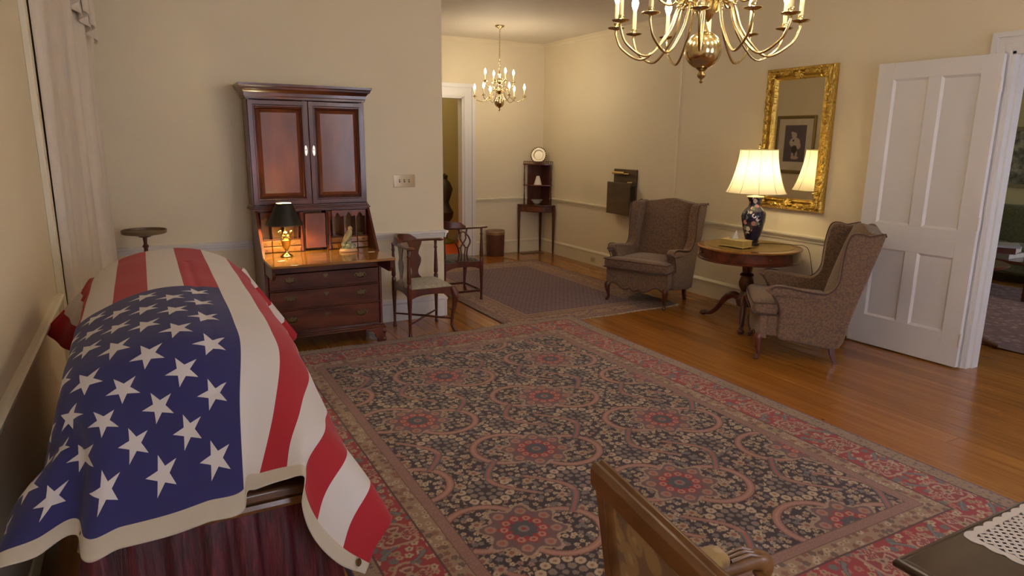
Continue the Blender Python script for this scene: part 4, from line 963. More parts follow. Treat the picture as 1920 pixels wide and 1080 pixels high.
# ================================================================== CHANDELIERS
def bulbprof(s_): return [(0.0070 * s_, 0), (0.011 * s_, 0.010 * s_), (0.0175 * s_, 0.030 * s_), (0.0180 * s_, 0.040 * s_), (0.013 * s_, 0.062 * s_), (0.006 * s_, 0.082 * s_), (0.0, 0.096 * s_)]
def chandelier(label, loc, s, tiers, ztop, bulbmat, rot0=0.0):
    """origin at the centre of the ball; tiers: (n, hub radius, hub z, low r, low z, tip r, tip z, angle offset)"""
    c = thing('chandelier', label, 'chandelier', loc, rot0, 'brass candle chandeliers')
    rb = 0.090 * s
    MB().lathe([(0, -0.158 * s), (0.006 * s, -0.155 * s), (0.011 * s, -0.148 * s), (0.006 * s, -0.140 * s), (0.008 * s, -0.136 * s), (0.019 * s, -0.128 * s), (0.022 * s, -0.118 * s), (0.016 * s, -0.108 * s), (0.013 * s, -0.100 * s), (0.020 * s, -0.094 * s), (0.028 * s, -0.088 * s)], 20).build('finial', M['brass'], c)
    MB().lathe([(rb * math.sin(PI * k / 20), -rb * math.cos(PI * k / 20)) for k in range(1, 20)], 36).build('ball', M['brass'], c, smooth=80)
    zs = max(t_[2] for t_ in tiers) + 0.12 * s
    cp = [(0.03 * s, 0.082 * s), (0.020 * s, 0.10 * s), (0.016 * s, 0.13 * s), (0.040 * s, 0.16 * s), (0.052 * s, 0.185 * s), (0.060 * s, 0.21 * s), (0.052 * s, 0.235 * s), (0.026 * s, 0.26 * s), (0.020 * s, 0.30 * s), (0.030 * s, 0.33 * s), (0.045 * s, 0.36 * s), (0.045 * s, 0.385 * s), (0.022 * s, 0.41 * s), (0.016 * s, 0.45 * s), (0.024 * s, 0.48 * s), (0.012 * s, 0.51 * s), (0.006 * s, 0.54 * s)]
    MB().lathe(cp, 24).build('baluster_stem', M['brass'], c)
    # chain and canopy
    ch = MB(); z = 0.535 * s; k = 0; ln = 0.034 if s < 0.9 else 0.045
    while z < ztop - 0.03:
        pts = [((0.009 * math.cos(a) if k % 2 else 0), (0 if k % 2 else 0.009 * math.cos(a)), z + ln * 0.5 + ln * 0.58 * math.sin(a)) for a in np.linspace(0, 2 * PI, 9)]
        ch.tube(pts, 0.0022, 5); z += ln; k += 1
    ch.build('chain', M['brass'], c)
    MB().lathe([(0.0, ztop - 0.045), (0.012, ztop - 0.043), (0.020, ztop - 0.030), (0.055, ztop - 0.016), (0.062, ztop - 0.003), (0.062, ztop)], 28).build('canopy', M['brass'], c)
    for n_, rh, zh, rl, zl, rt, zt, a0 in tiers:
        pts = crom([(rh, 0, zh - 0.02 * s), (rh + 0.025 * s, 0, zh + 0.030 * s), (rh + 0.075 * s, 0, zh + 0.012 * s), (rh + (rl - rh) * 0.52, 0, (zh + zl) / 2 + 0.005 * s), (rl, 0, zl), (rl + (rt - rl) * 0.75, 0, zl + (zt - zl) * 0.32), (rt, 0, zt - 0.03 * s), (rt, 0, zt)], 6)
        ar = MB().tube(pts, 0.0065 * s if s > 0.8 else 0.006 * s, 9, up=(0, 1, 0))
        ar.tube(crom([(rh + 0.03 * s, 0, zh + 0.02 * s), (rh + 0.055 * s, 0, zh + 0.055 * s), (rh + 0.09 * s, 0, zh + 0.050 * s), (rh + 0.085 * s, 0, zh + 0.028 * s), (rh + 0.068 * s, 0, zh + 0.034 * s)], 4), 0.005 * s, 7, up=(0, 1, 0))
        q = pts[len(pts) // 2 - 6]
        for k in range(3): p_ = pts[8 + k * 2]; ar.ball(p_, 0.012 * s, 8, 6)
        arm_me = ar.mesh('arm', M['brass'], 60)
        pan_me = MB().lathe([(0.004 * s, -0.008 * s), (0.012 * s, -0.004 * s), (0.038 * s, 0.001 * s), (0.044 * s, 0.006 * s), (0.042 * s, 0.008 * s), (0.012 * s, 0.004 * s), (0.010 * s, 0.010 * s), (0.014 * s, 0.014 * s), (0.014 * s, 0.028 * s), (0.011 * s, 0.030 * s), (0, 0.030 * s)], 20).mesh('drip_pan', M['brass'], 50)
        cd_me = MB().lathe([(0.0105 * s, 0.028 * s), (0.0105 * s, 0.120 * s), (0.007 * s, 0.123 * s), (0, 0.123 * s)], 14).mesh('candle_sleeve', M['candle'], 50)
        bu_me = MB().lathe([(r_, z_ + 0.122 * s) for r_, z_ in bulbprof(s)], 12).mesh('bulb', bulbmat, 80)
        for k in range(n_):
            a = obj('arm', arm_me, c, rot=(0, 0, a0 + 2 * PI * k / n_))
            obj('drip_pan', pan_me, a, loc=(rt, 0, zt)); obj('candle_sleeve', cd_me, a, loc=(rt, 0, zt)); obj('bulb', bu_me, a, loc=(rt, 0, zt))
    return c
ZB = 2.150
chandelier('large two-tier brass chandelier with candle bulbs hanging in the near room', (2.50, 2.64, ZB), 1.0,
           [(12, 0.055, 0.20, 0.29, -0.035, 0.437, 0.115, R(-61.5 - 15)), (6, 0.045, 0.37, 0.17, 0.22, 0.27, 0.36, R(10))], ZC - ZB, M['bulb_big'])
ZS = 2.185
chandelier('small brass chandelier with candle bulbs hanging in the far room', (4.122, 7.98, ZS), 0.72,
           [(6, 0.040, 0.13, 0.215, 0.010, 0.322, 0.070, R(-35)), (4, 0.032, 0.25, 0.12, 0.18, 0.195, 0.255, R(-5))], ZC - ZS, M['bulb_small'])

# ================================================================== WING CHAIRS
M['uph'] = fabric('wing_chair_tapestry', [srgb(124, 95, 70), srgb(140, 110, 80), srgb(104, 80, 68), srgb(160, 126, 84), srgb(98, 84, 86)], 62)
M['piping'] = plain('dark_piping', srgb(86, 58, 50), 0.8)
def rbox(mb, x0, x1, y0, y1, z0, z1, r, puff=0.0, n=10):
    """rounded, softly puffed cushion block"""
    cx, cy, cz = (x0 + x1) / 2, (y0 + y1) / 2, (z0 + z1) / 2; hx, hy, hz = (x1 - x0) / 2, (y1 - y0) / 2, (z1 - z0) / 2
    bm = bmesh.new(); bmesh.ops.create_cube(bm, size=2.0); bmesh.ops.subdivide_edges(bm, edges=bm.edges, cuts=n, use_grid_fill=True)
    vs = []
    for v in bm.verts:
        p = v.co; q = Vector((p.x * hx, p.y * hy, p.z * hz)); c = Vector((max(-hx + r, min(hx - r, q.x)), max(-hy + r, min(hy - r, q.y)), max(-hz + r, min(hz - r, q.z))))
        d = q - c
        if d.length > 1e-6: q = c + d.normalized() * min(r, d.length) if d.length > r else q
        k = puff * (1 - p.x ** 2) * (1 - p.y ** 2)
        q.z += k * p.z; vs.append((q.x + cx, q.y + cy, q.z + cz))
    bm.verts.index_update(); fs = [tuple(v.index for v in f.verts) for f in bm.faces]; bm.free()
    return mb.add(vs, fs)
def wing_chair(label, loc, rz):
    c = thing('wing_chair', label, 'armchair', loc, rz, 'upholstered wing chairs')
    # local: front is -y
    prof = [(-0.245, 0.585), (-0.235, 0.545), (-0.205, 0.50), (-0.178, 0.44), (-0.168, 0.34), (-0.165, 0.20), (-0.10, 0.175), (0.08, 0.155), (0.285, 0.145), (0.335, 0.33), (0.390, 0.55), (0.445, 0.78), (0.510, 1.035), (0.46, 1.048), (0.40, 1.035), (0.345, 1.050), (0.290, 1.045), (0.262, 1.00), (0.244, 0.90), (0.236, 0.78), (0.232, 0.69), (0.205, 0.62), (0.150, 0.575), (0.06, 0.580), (-0.05, 0.595), (-0.15, 0.612), (-0.215, 0.612)]
    pl_ = smooth2(prof, 3)
    for sg in (-1, 1):
        s_ = MB(); rings = []
        for x, k in ((0.290, 0.0), (0.300, 1.0), (0.365, 1.0), (0.378, 0.0)):
            ring_ = []
            cx_, cz_ = 0.1, 0.5
            for y, z in pl_:
                out = 0.018 * max(0, min(1, (z - 0.50) / 0.2)) * (1 if y < 0.2 else 1.0) - 0.03 * max(0, 0.5 - z)
                sh_ = 0.012 * (1 - k); dx, dz = y - cx_, z - cz_; L_ = math.hypot(dx, dz)
                ring_.append((sg * (x + out), y - dx / L_ * sh_, z - dz / L_ * sh_))
            rings.append(ring_)
        s_.loft(rings); so = s_.build('side_wing', M['uph'], c, 0.006)
        # rolled arm on top
        a_ = MB(); pts = crom([(sg * 0.350, -0.245, 0.555), (sg * 0.352, -0.225, 0.568), (sg * 0.350, -0.10, 0.565), (sg * 0.345, 0.05, 0.548), (sg * 0.340, 0.17, 0.545), (sg * 0.335, 0.23, 0.60)], 4)
        a_.tube(pts, list(np.interp(np.linspace(0, 1, len(pts)), [0, 0.05, 0.4, 0.8, 1], [0.040, 0.050, 0.048, 0.040, 0.015])), 14); a_.build('arm_roll', M['uph'], so, smooth=80)
        pp = [Vector((sg * (0.385 + 0.018 * max(0, min(1, (z - 0.5) / 0.2)) - 0.03 * max(0, 0.5 - z)), y, z)) for y, z in pl_]
        sel = [p for p in pp if p.z > 0.30 and not (p.y > 0.33 and p.z < 1.0)]
        order = [i for i, p in enumerate(pp)]
        path = pp[int(12.0 * 3):] + pp[:4 * 3]
        MB().tube(path, 0.0055, 6, up=(1, 0, 0)).build('piping', M['piping'], so)
    # back
    b = MB()
    def ring(v):
        y0 = 0.205 + (0.395 - 0.205) * v; z = 0.40 + 0.0 * v; out = []
        n_ = 18
        front = []; back = []
        for i in range(n_ + 1):
            u = -1 + 2 * i / n_; hmax = 1.062 + 0.042 * (0.5 + 0.5 * math.cos(PI * u)) ; zz = 0.36 + (hmax - 0.36) * v
            bul = 0.045 * (1 - u ** 4) * (1 - (2 * v - 1) ** 4)
            yf = 0.235 + 0.20 * v - bul; yb = 0.31 + 0.195 * v + 0.01 * (1 - u * u)
            front.append((u * 0.302, yf, zz - 0.014 * (v > 0.99))); back.append((u * 0.330, yb, zz - 0.014 * (v > 0.99)))
        return front + back[::-1]
    vs = [0, 0.06, 0.15, 0.3, 0.45, 0.6, 0.75, 0.86, 0.94, 0.98, 1.0]
    b.loft([ring(v) for v in vs]); b.build('backrest', M['uph'], c, 0.012, smooth=60, seg=3)
    MB().prism([(0.285, 0.146), (0.332, 0.33), (0.505, 1.03), (0.47, 1.03), (0.30, 0.33), (0.25, 0.15)], 'x', -0.372, 0.372).build('outside_back', M['uph'], c, 0.006)
    # seat deck, scalloped apron, cushion
    MB().box(-0.345, 0.345, -0.30, 0.28, 0.20, 0.375).build('seat_deck', M['uph'], c, 0.01)
    top = [(-0.365, 0.368), (0.365, 0.368)]
    sc_ = [(0.362, 0.185), (0.315, 0.190), (0.27, 0.215), (0.22, 0.212), (0.16, 0.175), (0.10, 0.160), (0.05, 0.178), (0.0, 0.150), (-0.05, 0.178), (-0.10, 0.160), (-0.16, 0.175), (-0.22, 0.212), (-0.27, 0.215), (-0.315, 0.190), (-0.362, 0.185)]
    cv = crom([(a, z, 0) for a, z in sc_], 4); poly = top + [(p.x, p.y) for p in cv]
    ap = MB(); nP = len(poly); yc = lambda u: -0.345 + 0.035 * (abs(u) / 0.365) ** 3
    ap.add([(u, yc(u) - 0.0, z) for u, z in poly] + [(u, yc(u) + 0.06, z) for u, z in poly], [tuple(range(nP)), tuple(range(nP, 2 * nP))[::-1]] + [(i, nP + i, nP + (i + 1) % nP, (i + 1) % nP) for i in range(nP)])
    ao = ap.build('apron', M['uph'], c, 0.004)
    MB().tube([(p.x, yc(p.x) - 0.004, p.y) for p in cv], 0.006, 6).build('piping', M['piping'], ao)
    cu_ = MB(); rbox(cu_, -0.372, 0.372, -0.375, -0.17, 0.368, 0.482, 0.045, 0.012); rbox(cu_, -0.292, 0.292, -0.26, 0.26, 0.372, 0.480, 0.045, 0.024)
    co_ = cu_.build('seat_cushion', M['uph'], c, smooth=80)
    MB().tube(crom([(-0.365, -0.20, 0.470), (-0.366, -0.32, 0.470), (-0.34, -0.370, 0.470), (0, -0.380, 0.472), (0.34, -0.370, 0.470), (0.366, -0.32, 0.470), (0.365, -0.20, 0.470)], 6), 0.005, 6).tube(crom([(-0.365, -0.20, 0.384), (-0.366, -0.32, 0.384), (-0.34, -0.370, 0.384), (0, -0.380, 0.384), (0.34, -0.370, 0.384), (0.366, -0.32, 0.384), (0.365, -0.20, 0.384)], 6), 0.005, 6).build('piping', M['piping'], co_)
    for sg in (-1, 1):
        cabriole(l_ := MB(), (sg * 0.335, -0.300, 0), (sg * 0.5, -1), 0.205, (0.030, 0.032, 0.024, 0.016, 0.013, 0.018, 0.016), 0.018, 0.022); l_.build('front_leg', M['mahog'], c)
        l_ = MB(); l_.loft([[(sg * 0.30 + dx * k, y + dy * k, z) for dx, dy in ((-1, -1), (1, -1), (1, 1), (-1, 1))] for y, z, k in ((0.245, 0.17, 0.022), (0.252, 0.08, 0.019), (0.285, 0.0, 0.016))]); l_.build('back_leg', M['mahog'], c, 0.003)
    return c
# positions from the feet on the floor
def wpos(fx, fy, dirx, diry): return (fx - dirx * 0.30, fy - diry * 0.30)
f1 = Vector((-0.92, -0.39)).normalized(); f2 = Vector((-0.727, 0.687)).normalized()
fm1 = Vector((4.497, 5.52)); p1 = fm1 - f1 * 0.31
l2 = Vector((-f2.y, f2.x)); fm2 = Vector((4.192, 3.645)) - l2 * 0.345; p2 = fm2 - f2 * 0.31 + Vector((0.025, -0.03))
wing_chair('tapestry wing chair facing the room, at the corner of the plum rug', (p1.x, p1.y, 0.0), math.atan2(f1.x, -f1.y))
wing_chair('tapestry wing chair turned away in front of the open white door', (p2.x, p2.y, 0.0), math.atan2(f2.x, -f2.y))

# ================================================================== DRUM TABLE, LAMP, TISSUE BOX
TC = (4.99, 4.475)
tb = thing('drum_table', 'round mahogany drum table on a pedestal between the two wing chairs', 'table', (TC[0], TC[1], 0))
MB().lathe([(0, 0.735), (0.462, 0.735), (0.472, 0.740), (0.474, 0.750), (0.466, 0.756), (0.40, 0.758), (0, 0.758)], 72).build('top', M['desktop'], tb, smooth=30)
MB().lathe([(0.0, 0.7585), (0.395, 0.7585), (0.395, 0.7600), (0, 0.7600)], 72).build('leather_inset', plain('olive_leather', srgb(136, 106, 46), 0.35, 0, 0.08, 20), tb)
MB().lathe([(0.0, 0.628), (0.458, 0.628), (0.468, 0.634), (0.470, 0.644), (0.460, 0.650), (0.452, 0.655), (0.452, 0.735), (0, 0.735)], 72).build('drum_apron', M['mahogx'], tb, smooth=30)
for k in range(4):
    a0 = R(225 - 22 + 90 * k) + R(20); d = MB()
    pts = [(a0 + R(44) * i / 10) for i in range(11)]
    d.loft([[((0.450) * math.cos(a), 0.450 * math.sin(a), 0.662), (0.456 * math.cos(a), 0.456 * math.sin(a), 0.662), (0.456 * math.cos(a), 0.456 * math.sin(a), 0.728), (0.450 * math.cos(a), 0.450 * math.sin(a), 0.728)] for a in pts])
    dd = d.build('drawer', M['mahogx'], tb)
    a = a0 + R(22); MB().ball((0.468 * math.cos(a), 0.468 * math.sin(a), 0.695), 0.012, 10, 8).build('knob', M['oldbrass'], dd)
MB().lathe([(0.10, 0.628), (0.075, 0.605), (0.052, 0.59), (0.046, 0.52), (0.042, 0.495), (0.060, 0.485), (0.066, 0.470), (0.052, 0.458), (0.058, 0.44), (0.070, 0.40), (0.064, 0.36), (0.040, 0.315), (0.048, 0.305), (0.050, 0.290), (0.075, 0.26), (0.085, 0.22), (0.070, 0.17), (0.0, 0.155)], 28).build('pedestal', M['mahog'], tb)
for k, a in enumerate((R(106), R(220), R(334))):
    c1, s1 = math.cos(a), math.sin(a)
    pts = crom([(0.04 * c1, 0.04 * s1, 0.235), (0.12 * c1, 0.12 * s1, 0.262), (0.20 * c1, 0.20 * s1, 0.215), (0.28 * c1, 0.28 * s1, 0.10), (0.35 * c1, 0.35 * s1, 0.038), (0.42 * c1, 0.42 * s1, 0.034)], 5)
    lo = MB().tube(pts, list(np.interp(np.linspace(0, 1, len(pts)), [0, 0.3, 0.6, 0.85, 1], [0.036, 0.034, 0.024, 0.020, 0.024])), 12).build('leg', M['mahog'], tb)
    pw = MB().ball((0.43 * c1, 0.43 * s1, 0.026), 0.032, 12, 8, 1, 1, 0.8)
    for da in (-0.5, 0, 0.5): pw.ball((0.43 * c1 + 0.024 * math.cos(a + da), 0.43 * s1 + 0.024 * math.sin(a + da), 0.022), 0.014, 8, 6)
    pw.build('paw_foot', M['mahog'], lo)
LP = (5.035, 4.495)
la = thing('table_lamp', 'table lamp with floral navy porcelain vase and pleated white bell shade', 'lamp', (LP[0], LP[1], 0.7605))
MB().lathe([(0, 0), (0.072, 0), (0.072, 0.012), (0.060, 0.020), (0.056, 0.030), (0.066, 0.036), (0.066, 0.042), (0, 0.043)], 28).build('base', plain('ebonised_base', srgb(40, 32, 26), 0.3), la)
m = N('floral_porcelain'); v = m.coord('Object'); vo = m.vor(v, 22); sc_ = m.n('ShaderNodeSeparateColor'); m.l(vo.outputs['Color'], sc_.inputs[0])
nz = m.noise(v, 9, 3); mask = m.math('MULTIPLY', m.math('GREATER_THAN', nz, 0.50), m.math('LESS_THAN', vo.outputs['Distance'], 0.50))
flw = m.ramp(sc_.outputs[0], [(0.0, srgb(222, 206, 190)), (0.35, srgb(206, 140, 132)), (0.60, srgb(228, 214, 196)), (0.78, srgb(112, 128, 96)), (0.9, srgb(196, 160, 92))], 'CONSTANT')
m.set(Base_Color=m.mix(mask, srgb(26, 28, 58), flw), Roughness=0.08, Coat_Weight=0.6)
M['porc'] = m.m
MB().lathe([(0.050, 0.043), (0.062, 0.052), (0.076, 0.098), (0.094, 0.165), (0.108, 0.230), (0.112, 0.272), (0.106, 0.306), (0.084, 0.336), (0.060, 0.358), (0.052, 0.382), (0.052, 0.405), (0.060, 0.428), (0.070, 0.442), (0.068, 0.448), (0.050, 0.448)], 40).build('vase', M['porc'], la, smooth=80)
MB().lathe([(0.076, 0.448), (0.080, 0.452), (0.078, 0.458), (0.034, 0.462), (0.012, 0.470), (0.008, 0.48), (0.0, 0.48)], 24).build('vase_cap', M['candle'], la)
MB().tube([(0, 0, 0.46), (0, 0, 0.90)], 0.005, 8).lathe([(0.004, 0.895), (0.012, 0.902), (0.006, 0.912), (0.013, 0.924), (0.006, 0.936), (0.0, 0.940)], 12).build('harp_finial', M['brass'], la)
m = N('ivory_silk_shade'); v = m.coord('UV')
tr = m.n('ShaderNodeBsdfTranslucent'); tr.inputs['Color'].default_value = srgb(252, 240, 206); mxs = m.n('ShaderNodeMixShader'); mxs.inputs[0].default_value = 0.55
m.set(Base_Color=srgb(246, 238, 216), Roughness=0.8); m.l(m.b.outputs[0], mxs.inputs[1]); m.l(tr.outputs[0], mxs.inputs[2]); m.l(mxs.outputs[0], m.t.nodes['Material Output'].inputs['Surface'])
M['silk'] = m.m
shp = [(0.270, 0.490), (0.247, 0.535), (0.220, 0.610), (0.197, 0.695), (0.178, 0.790), (0.168, 0.885)]
so = MB().lathe([(p.x, p.y) for p in crom([(a, b_, 0) for a, b_ in shp], 5)], 48, cap=False).build('shade', M['silk'], la, smooth=80)
for za, ra in ((0.490, 0.270), (0.885, 0.168)): MB().tube([(ra * math.cos(a), ra * math.sin(a), za) for a in np.linspace(0, 2 * PI, 49)], 0.004, 6).build('shade_trim', M['candle'], so)
rib = MB().tube([(p.x + 0.001, 0, p.y) for p in crom([(a, b_, 0) for a, b_ in shp], 3)], 0.0022, 5, up=(0, 1, 0)).mesh('shade_rib', plain('shade_cording', srgb(206, 190, 150), 0.8))
for k in range(10): obj('shade_rib', rib, so, rot=(0, 0, 2 * PI * k / 10 + 0.2))
MB().tube([(-0.168, 0, 0.88), (0.168, 0, 0.88)], 0.002, 6).tube([(0, -0.168, 0.88), (0, 0.168, 0.88)], 0.002, 6).build('shade_spider', M['brass'], so)
MB().ball((0, 0, 0.68), 0.034, 16, 10, 1, 1, 1.35).build('bulb', M['bulb_table'], la)
cd = tag(MB().tube(crom([(LP[0] + 0.085, LP[1] + 0.02, 0.765), (LP[0] + 0.22, LP[1] - 0.05, 0.765), (LP[0] + 0.33, LP[1] - 0.20, 0.764), (LP[0] + 0.37, LP[1] - 0.30, 0.764), (5.395, 4.12, 0.70), (5.44, 4.08, 0.40), (5.465, 4.05, 0.15)], 6), 0.003, 6).build('lamp_cord', plain('brown_cord', srgb(70, 54, 34), 0.6)), 'thin brown lamp cord running off the back of the drum table', 'cord')

tx = thing('tissue_box', 'gilt tissue box cover with a white tissue on the drum table', 'tissue box', (4.775, 4.445, 0.7605), R(-82))
M['giltbox'] = plain('gilt_box', srgb(206, 182, 110), 0.35, 0.3, 0.06, 30)
bxm = MB().box(-0.125, 0.125, -0.066, 0.066, 0.012, 0.068); bxo = bxm.build('box', M['giltbox'], tx, 0.004)
MB().box(-0.133, 0.133, -0.074, 0.074, 0.008, 0.016).box(-0.130, 0.130, -0.071, 0.071, 0.066, 0.073).build('rim', M['giltbox'], tx, 0.003)
for dx in (-0.12, 0.12):
    for dy in (-0.06, 0.06): MB().ball((dx, dy, 0.006), 0.010, 8, 6, 1, 1, 0.6).build('foot', M['giltbox'], tx)
def tis(u, v_): 
    a = (u - 0.5); return (a * 0.11 * (1 - v_ * 0.85) + 0.012 * v_ - 0.02, 0.022 * math.sin(u * 11) * (1 - v_) + 0.008 * v_, 0.070 + 0.085 * v_ * (1 - 0.3 * abs(a)))
to_ = MB().grid(tis, 16, 8).build('tissue', plain('tissue_paper', srgb(240, 236, 230), 0.9), tx, smooth=80); to_.modifiers.new('thickness', 'SOLIDIFY').thickness = 0.001

# ================================================================== MIRROR
mi = thing('wall_mirror', 'tall mirror in an ornate gilt frame on the right wall', 'mirror', (XR - 0.004, 4.475, 1.742))
mh, mw = 0.665, 0.375
prof = [(0.0, 0.0), (0.004, 0.050), (0.012, 0.062), (0.030, 0.060), (0.042, 0.046), (0.070, 0.040), (0.088, 0.050), (0.098, 0.044), (0.104, 0.030), (0.110, 0.022), (0.112, 0.010)]
# (inwards from the outer edge, off the wall)
fr_ = MB()
def corner(sy, sz): return [(-d, sy * (mw - a), sz * (mh - a)) for a, d in prof]
cs = [corner(-1, -1), corner(1, -1), corner(1, 1), corner(-1, 1)]
n_ = len(prof)
vs = [p for c in cs for p in c]; fs = []
for i in range(4):
    j = (i + 1) % 4
    for k in range(n_ - 1): fs.append((i * n_ + k, j * n_ + k, j * n_ + k + 1, i * n_ + k + 1))
fr_.add(vs, fs); fo = fr_.build('frame', M['goldleaf'], mi, smooth=30)
mg = N('mirror_glass'); mg.set(Base_Color=(0.86, 0.86, 0.84, 1), Metallic=1, Roughness=0.015); M['mirror'] = mg.m
MB().box(-0.014, -0.010, -(mw - 0.108), mw - 0.108, -(mh - 0.108), mh - 0.108).build('glass', M['mirror'], mi, smooth=0)
def scroll(mb, p, ax, ay, size, turns=1.2):
    pts = []
    for i in range(22):
        u = i / 21; a = u * turns * 2 * PI; r_ = size * (1 - 0.8 * u); q = Vector(p) + Vector(ax) * (r_ * math.cos(a) - size) + Vector(ay) * (r_ * math.sin(a)); pts.append(q)
    mb.tube(pts, list(np.linspace(0.010, 0.005, 22)), 6, up=(1, 0, 0)).ball(pts[-1], 0.010, 8, 6)
Yv, Zv = Vector((0, 1, 0)), Vector((0, 0, 1))
for sy in (-1, 1):
    for sz in (-1, 1):
        orn = MB(); p = Vector((-0.058, sy * (mw - 0.045), sz * (mh - 0.045)))
        orn.ball(p, 0.026, 12, 8, 0.6, 1, 1)
        for k in range(5):
            a = PI / 2 * k / 4; d = Vector((0, -sy * math.cos(a), -sz * math.sin(a)))
            orn.tube([p + d * 0.01, p + d * 0.06 + Vector((-0.008, 0, 0)), p + d * (0.105 if k in (0, 4) else 0.07)], [0.012, 0.015, 0.003], 7, up=(1, 0, 0))
        orn.build('corner_ornament', M['goldleaf'], fo, smooth=70)
    for z_ in np.linspace(-0.46, 0.46, 11):
        orn = MB(); q = Vector((-0.060, sy * (mw - 0.048), z_)); scroll(orn, q, Zv, Yv * sy, 0.024, 1.0); orn.ball(q + Vector((0, sy * 0.026, 0)), 0.018, 8, 6, 0.6, 1, 1.6)
        orn.build('side_scroll', M['goldleaf'], fo, smooth=70)
    z_ = sy * (mh - 0.048)
    for yy in (-0.19, -0.115, 0.115, 0.19):
        orn = MB(); q = Vector((-0.060, yy, z_)); scroll(orn, q, Yv, Zv * sy, 0.024, 1.0); orn.ball(q + Vector((0, 0.026, 0)), 0.018, 8, 6, 0.6, 1.6, 1)
        orn.build('end_scroll', M['goldleaf'], fo, smooth=70)
    orn = MB().ball((-0.060, 0, z_), 0.018, 10, 8)
    for k in range(7):
        a = PI * (k + 0.5) / 7; d = Vector((0, math.cos(a), -sy * math.sin(a)))
        orn.tube([Vector((-0.060, 0, z_)) + d * 0.005, Vector((-0.066, 0, z_)) + d * 0.040, Vector((-0.054, 0, z_)) + d * 0.062], [0.010, 0.013, 0.004], 7, up=(1, 0, 0))
    orn.build('shell_ornament', M['goldleaf'], fo, smooth=70)

# framed print on the left wall of the far room (seen in the mirror)
pc = thing('framed_print', 'framed print with white mat, seen only reflected in the gilt mirror', 'picture', (XFL + 0.002, 8.15, 1.69))
pw, ph_ = 0.40, 0.49
fr_ = MB()
pf = [(0, 0), (0, 0.025), (0.012, 0.030), (0.045, 0.022), (0.055, 0.012)]
cs = [[(d, sy * (pw - a), sz * (ph_ - a)) for a, d in pf] for sy, sz in ((-1, -1), (1, -1), (1, 1), (-1, 1))]
vs = [p for c in cs for p in c]; fs = []
for i in range(4):
    for k in range(4): fs.append((i * 5 + k, ((i + 1) % 4) * 5 + k, ((i + 1) % 4) * 5 + k + 1, i * 5 + k + 1))
fr_.add(vs, fs).build('frame', plain('antique_gold_frame', srgb(140, 122, 76), 0.4, 0.6, 0.12, 30), pc)
MB().box(0.006, 0.008, -pw + 0.05, pw - 0.05, -ph_ + 0.05, ph_ - 0.05).build('mat', plain('mat_board', srgb(220, 210, 192), 0.9), pc, smooth=0)
MB().box(0.008, 0.0095, -0.22, 0.22, -0.29, 0.33).build('print', plain('print_ground', srgb(104, 92, 104), 0.6, 0, 0.10, 8), pc, smooth=0)
m_pale = plain('print_pale_figure', srgb(202, 188, 180), 0.6, 0, 0.14, 40); m_dk = plain('print_dark_figure', srgb(62, 56, 60), 0.6, 0, 0.2, 30)
fig = MB()
def disc(mb, y, z, ry, rz_, x): mb.add([(x, y + ry * math.cos(a), z + rz_ * math.sin(a)) for a in np.linspace(0, 2 * PI, 20)[:-1]], [tuple(range(19))])
disc(fig, 0.02, 0.16, 0.055, 0.05, 0.0102); disc(fig, 0.0, 0.04, 0.11, 0.085, 0.0103); disc(fig, -0.06, -0.02, 0.07, 0.06, 0.0104); disc(fig, 0.06, 0.20, 0.03, 0.02, 0.0104); disc(fig, -0.02, -0.22, 0.08, 0.03, 0.0102); disc(fig, 0.03, -0.16, 0.02, 0.07, 0.0102); disc(fig, -0.05, -0.16, 0.02, 0.07, 0.0102)
fig.build('printed_figure', m_pale, pc, smooth=0)
fig = MB(); disc(fig, 0.0, -0.08, 0.06, 0.07, 0.0106); disc(fig, 0.03, 0.07, 0.02, 0.02, 0.0106)
fig.build('printed_shadow', m_dk, pc, smooth=0)

# ================================================================== FAR CORNER: corner stand with plate, cone, bowl; bin; wall box
cs_ = thing('corner_stand', 'mahogany corner stand with open shelves in the far corner', 'stand', (XRF - 0.028, YF - 0.028, 0))
def quad(r_, z0, z1, bulge=0.0, n=18):
    """quarter-round shelf in the corner: local -x and -y quadrant"""
    pts = [(0, 0), (-r_, 0)]
    for i in range(n + 1):
        u = i / n; a = PI + u * PI / 2
        bx_, by_ = r_ * (-1 + u), -r_ * u; k = 0.20 * math.sin(PI * u)
        pts.append((bx_ - k * r_ * 0.707, by_ - k * r_ * 0.707))
    pts.append((0, -r_))
    return MB().prism([pts[0], pts[1]] + pts[2:-1] + [pts[-1]], 'z', z0, z1)
quad(0.425, 0.735, 0.752).build('table_shelf', M['mahogx'], cs_, 0.002)
quad(0.405, 0.640, 0.735).build('apron', M['mahogx'], cs_, 0.002)
quad(0.330, 1.035, 1.050).build('shelf', M['mahogx'], cs_, 0.002)
quad(0.335, 1.350, 1.366).build('shelf', M['mahogx'], cs_, 0.002)
for bxx in ((-0.255, -0.002, -0.010, -0.002), (-0.010, -0.002, -0.255, -0.010)): MB().box(*bxx, 0.752, 1.35).build('back_panel', M['mahog'], cs_)
for px_, py_ in ((-0.315, -0.015), (-0.015, -0.315)):
    for z0, z1 in ((0.752, 1.035), (1.05, 1.35)): turned(MB(), (px_ * 1.0, py_ * 1.0), z0, z1, 0.009).build('post', M['mahog'], cs_)
for px_, py_ in ((-0.405, -0.018), (-0.018, -0.405), (-0.022, -0.022)):
    l_ = MB(); l_.loft([[(px_ + dx * k, py_ + dy * k, z) for dx, dy in ((-1, -1), (1, -1), (1, 1), (-1, 1))] for z, k in ((0.735, 0.018), (0.62, 0.018), (0.0, 0.010))]); l_.build('leg', M['mahog'], cs_, 0.002)
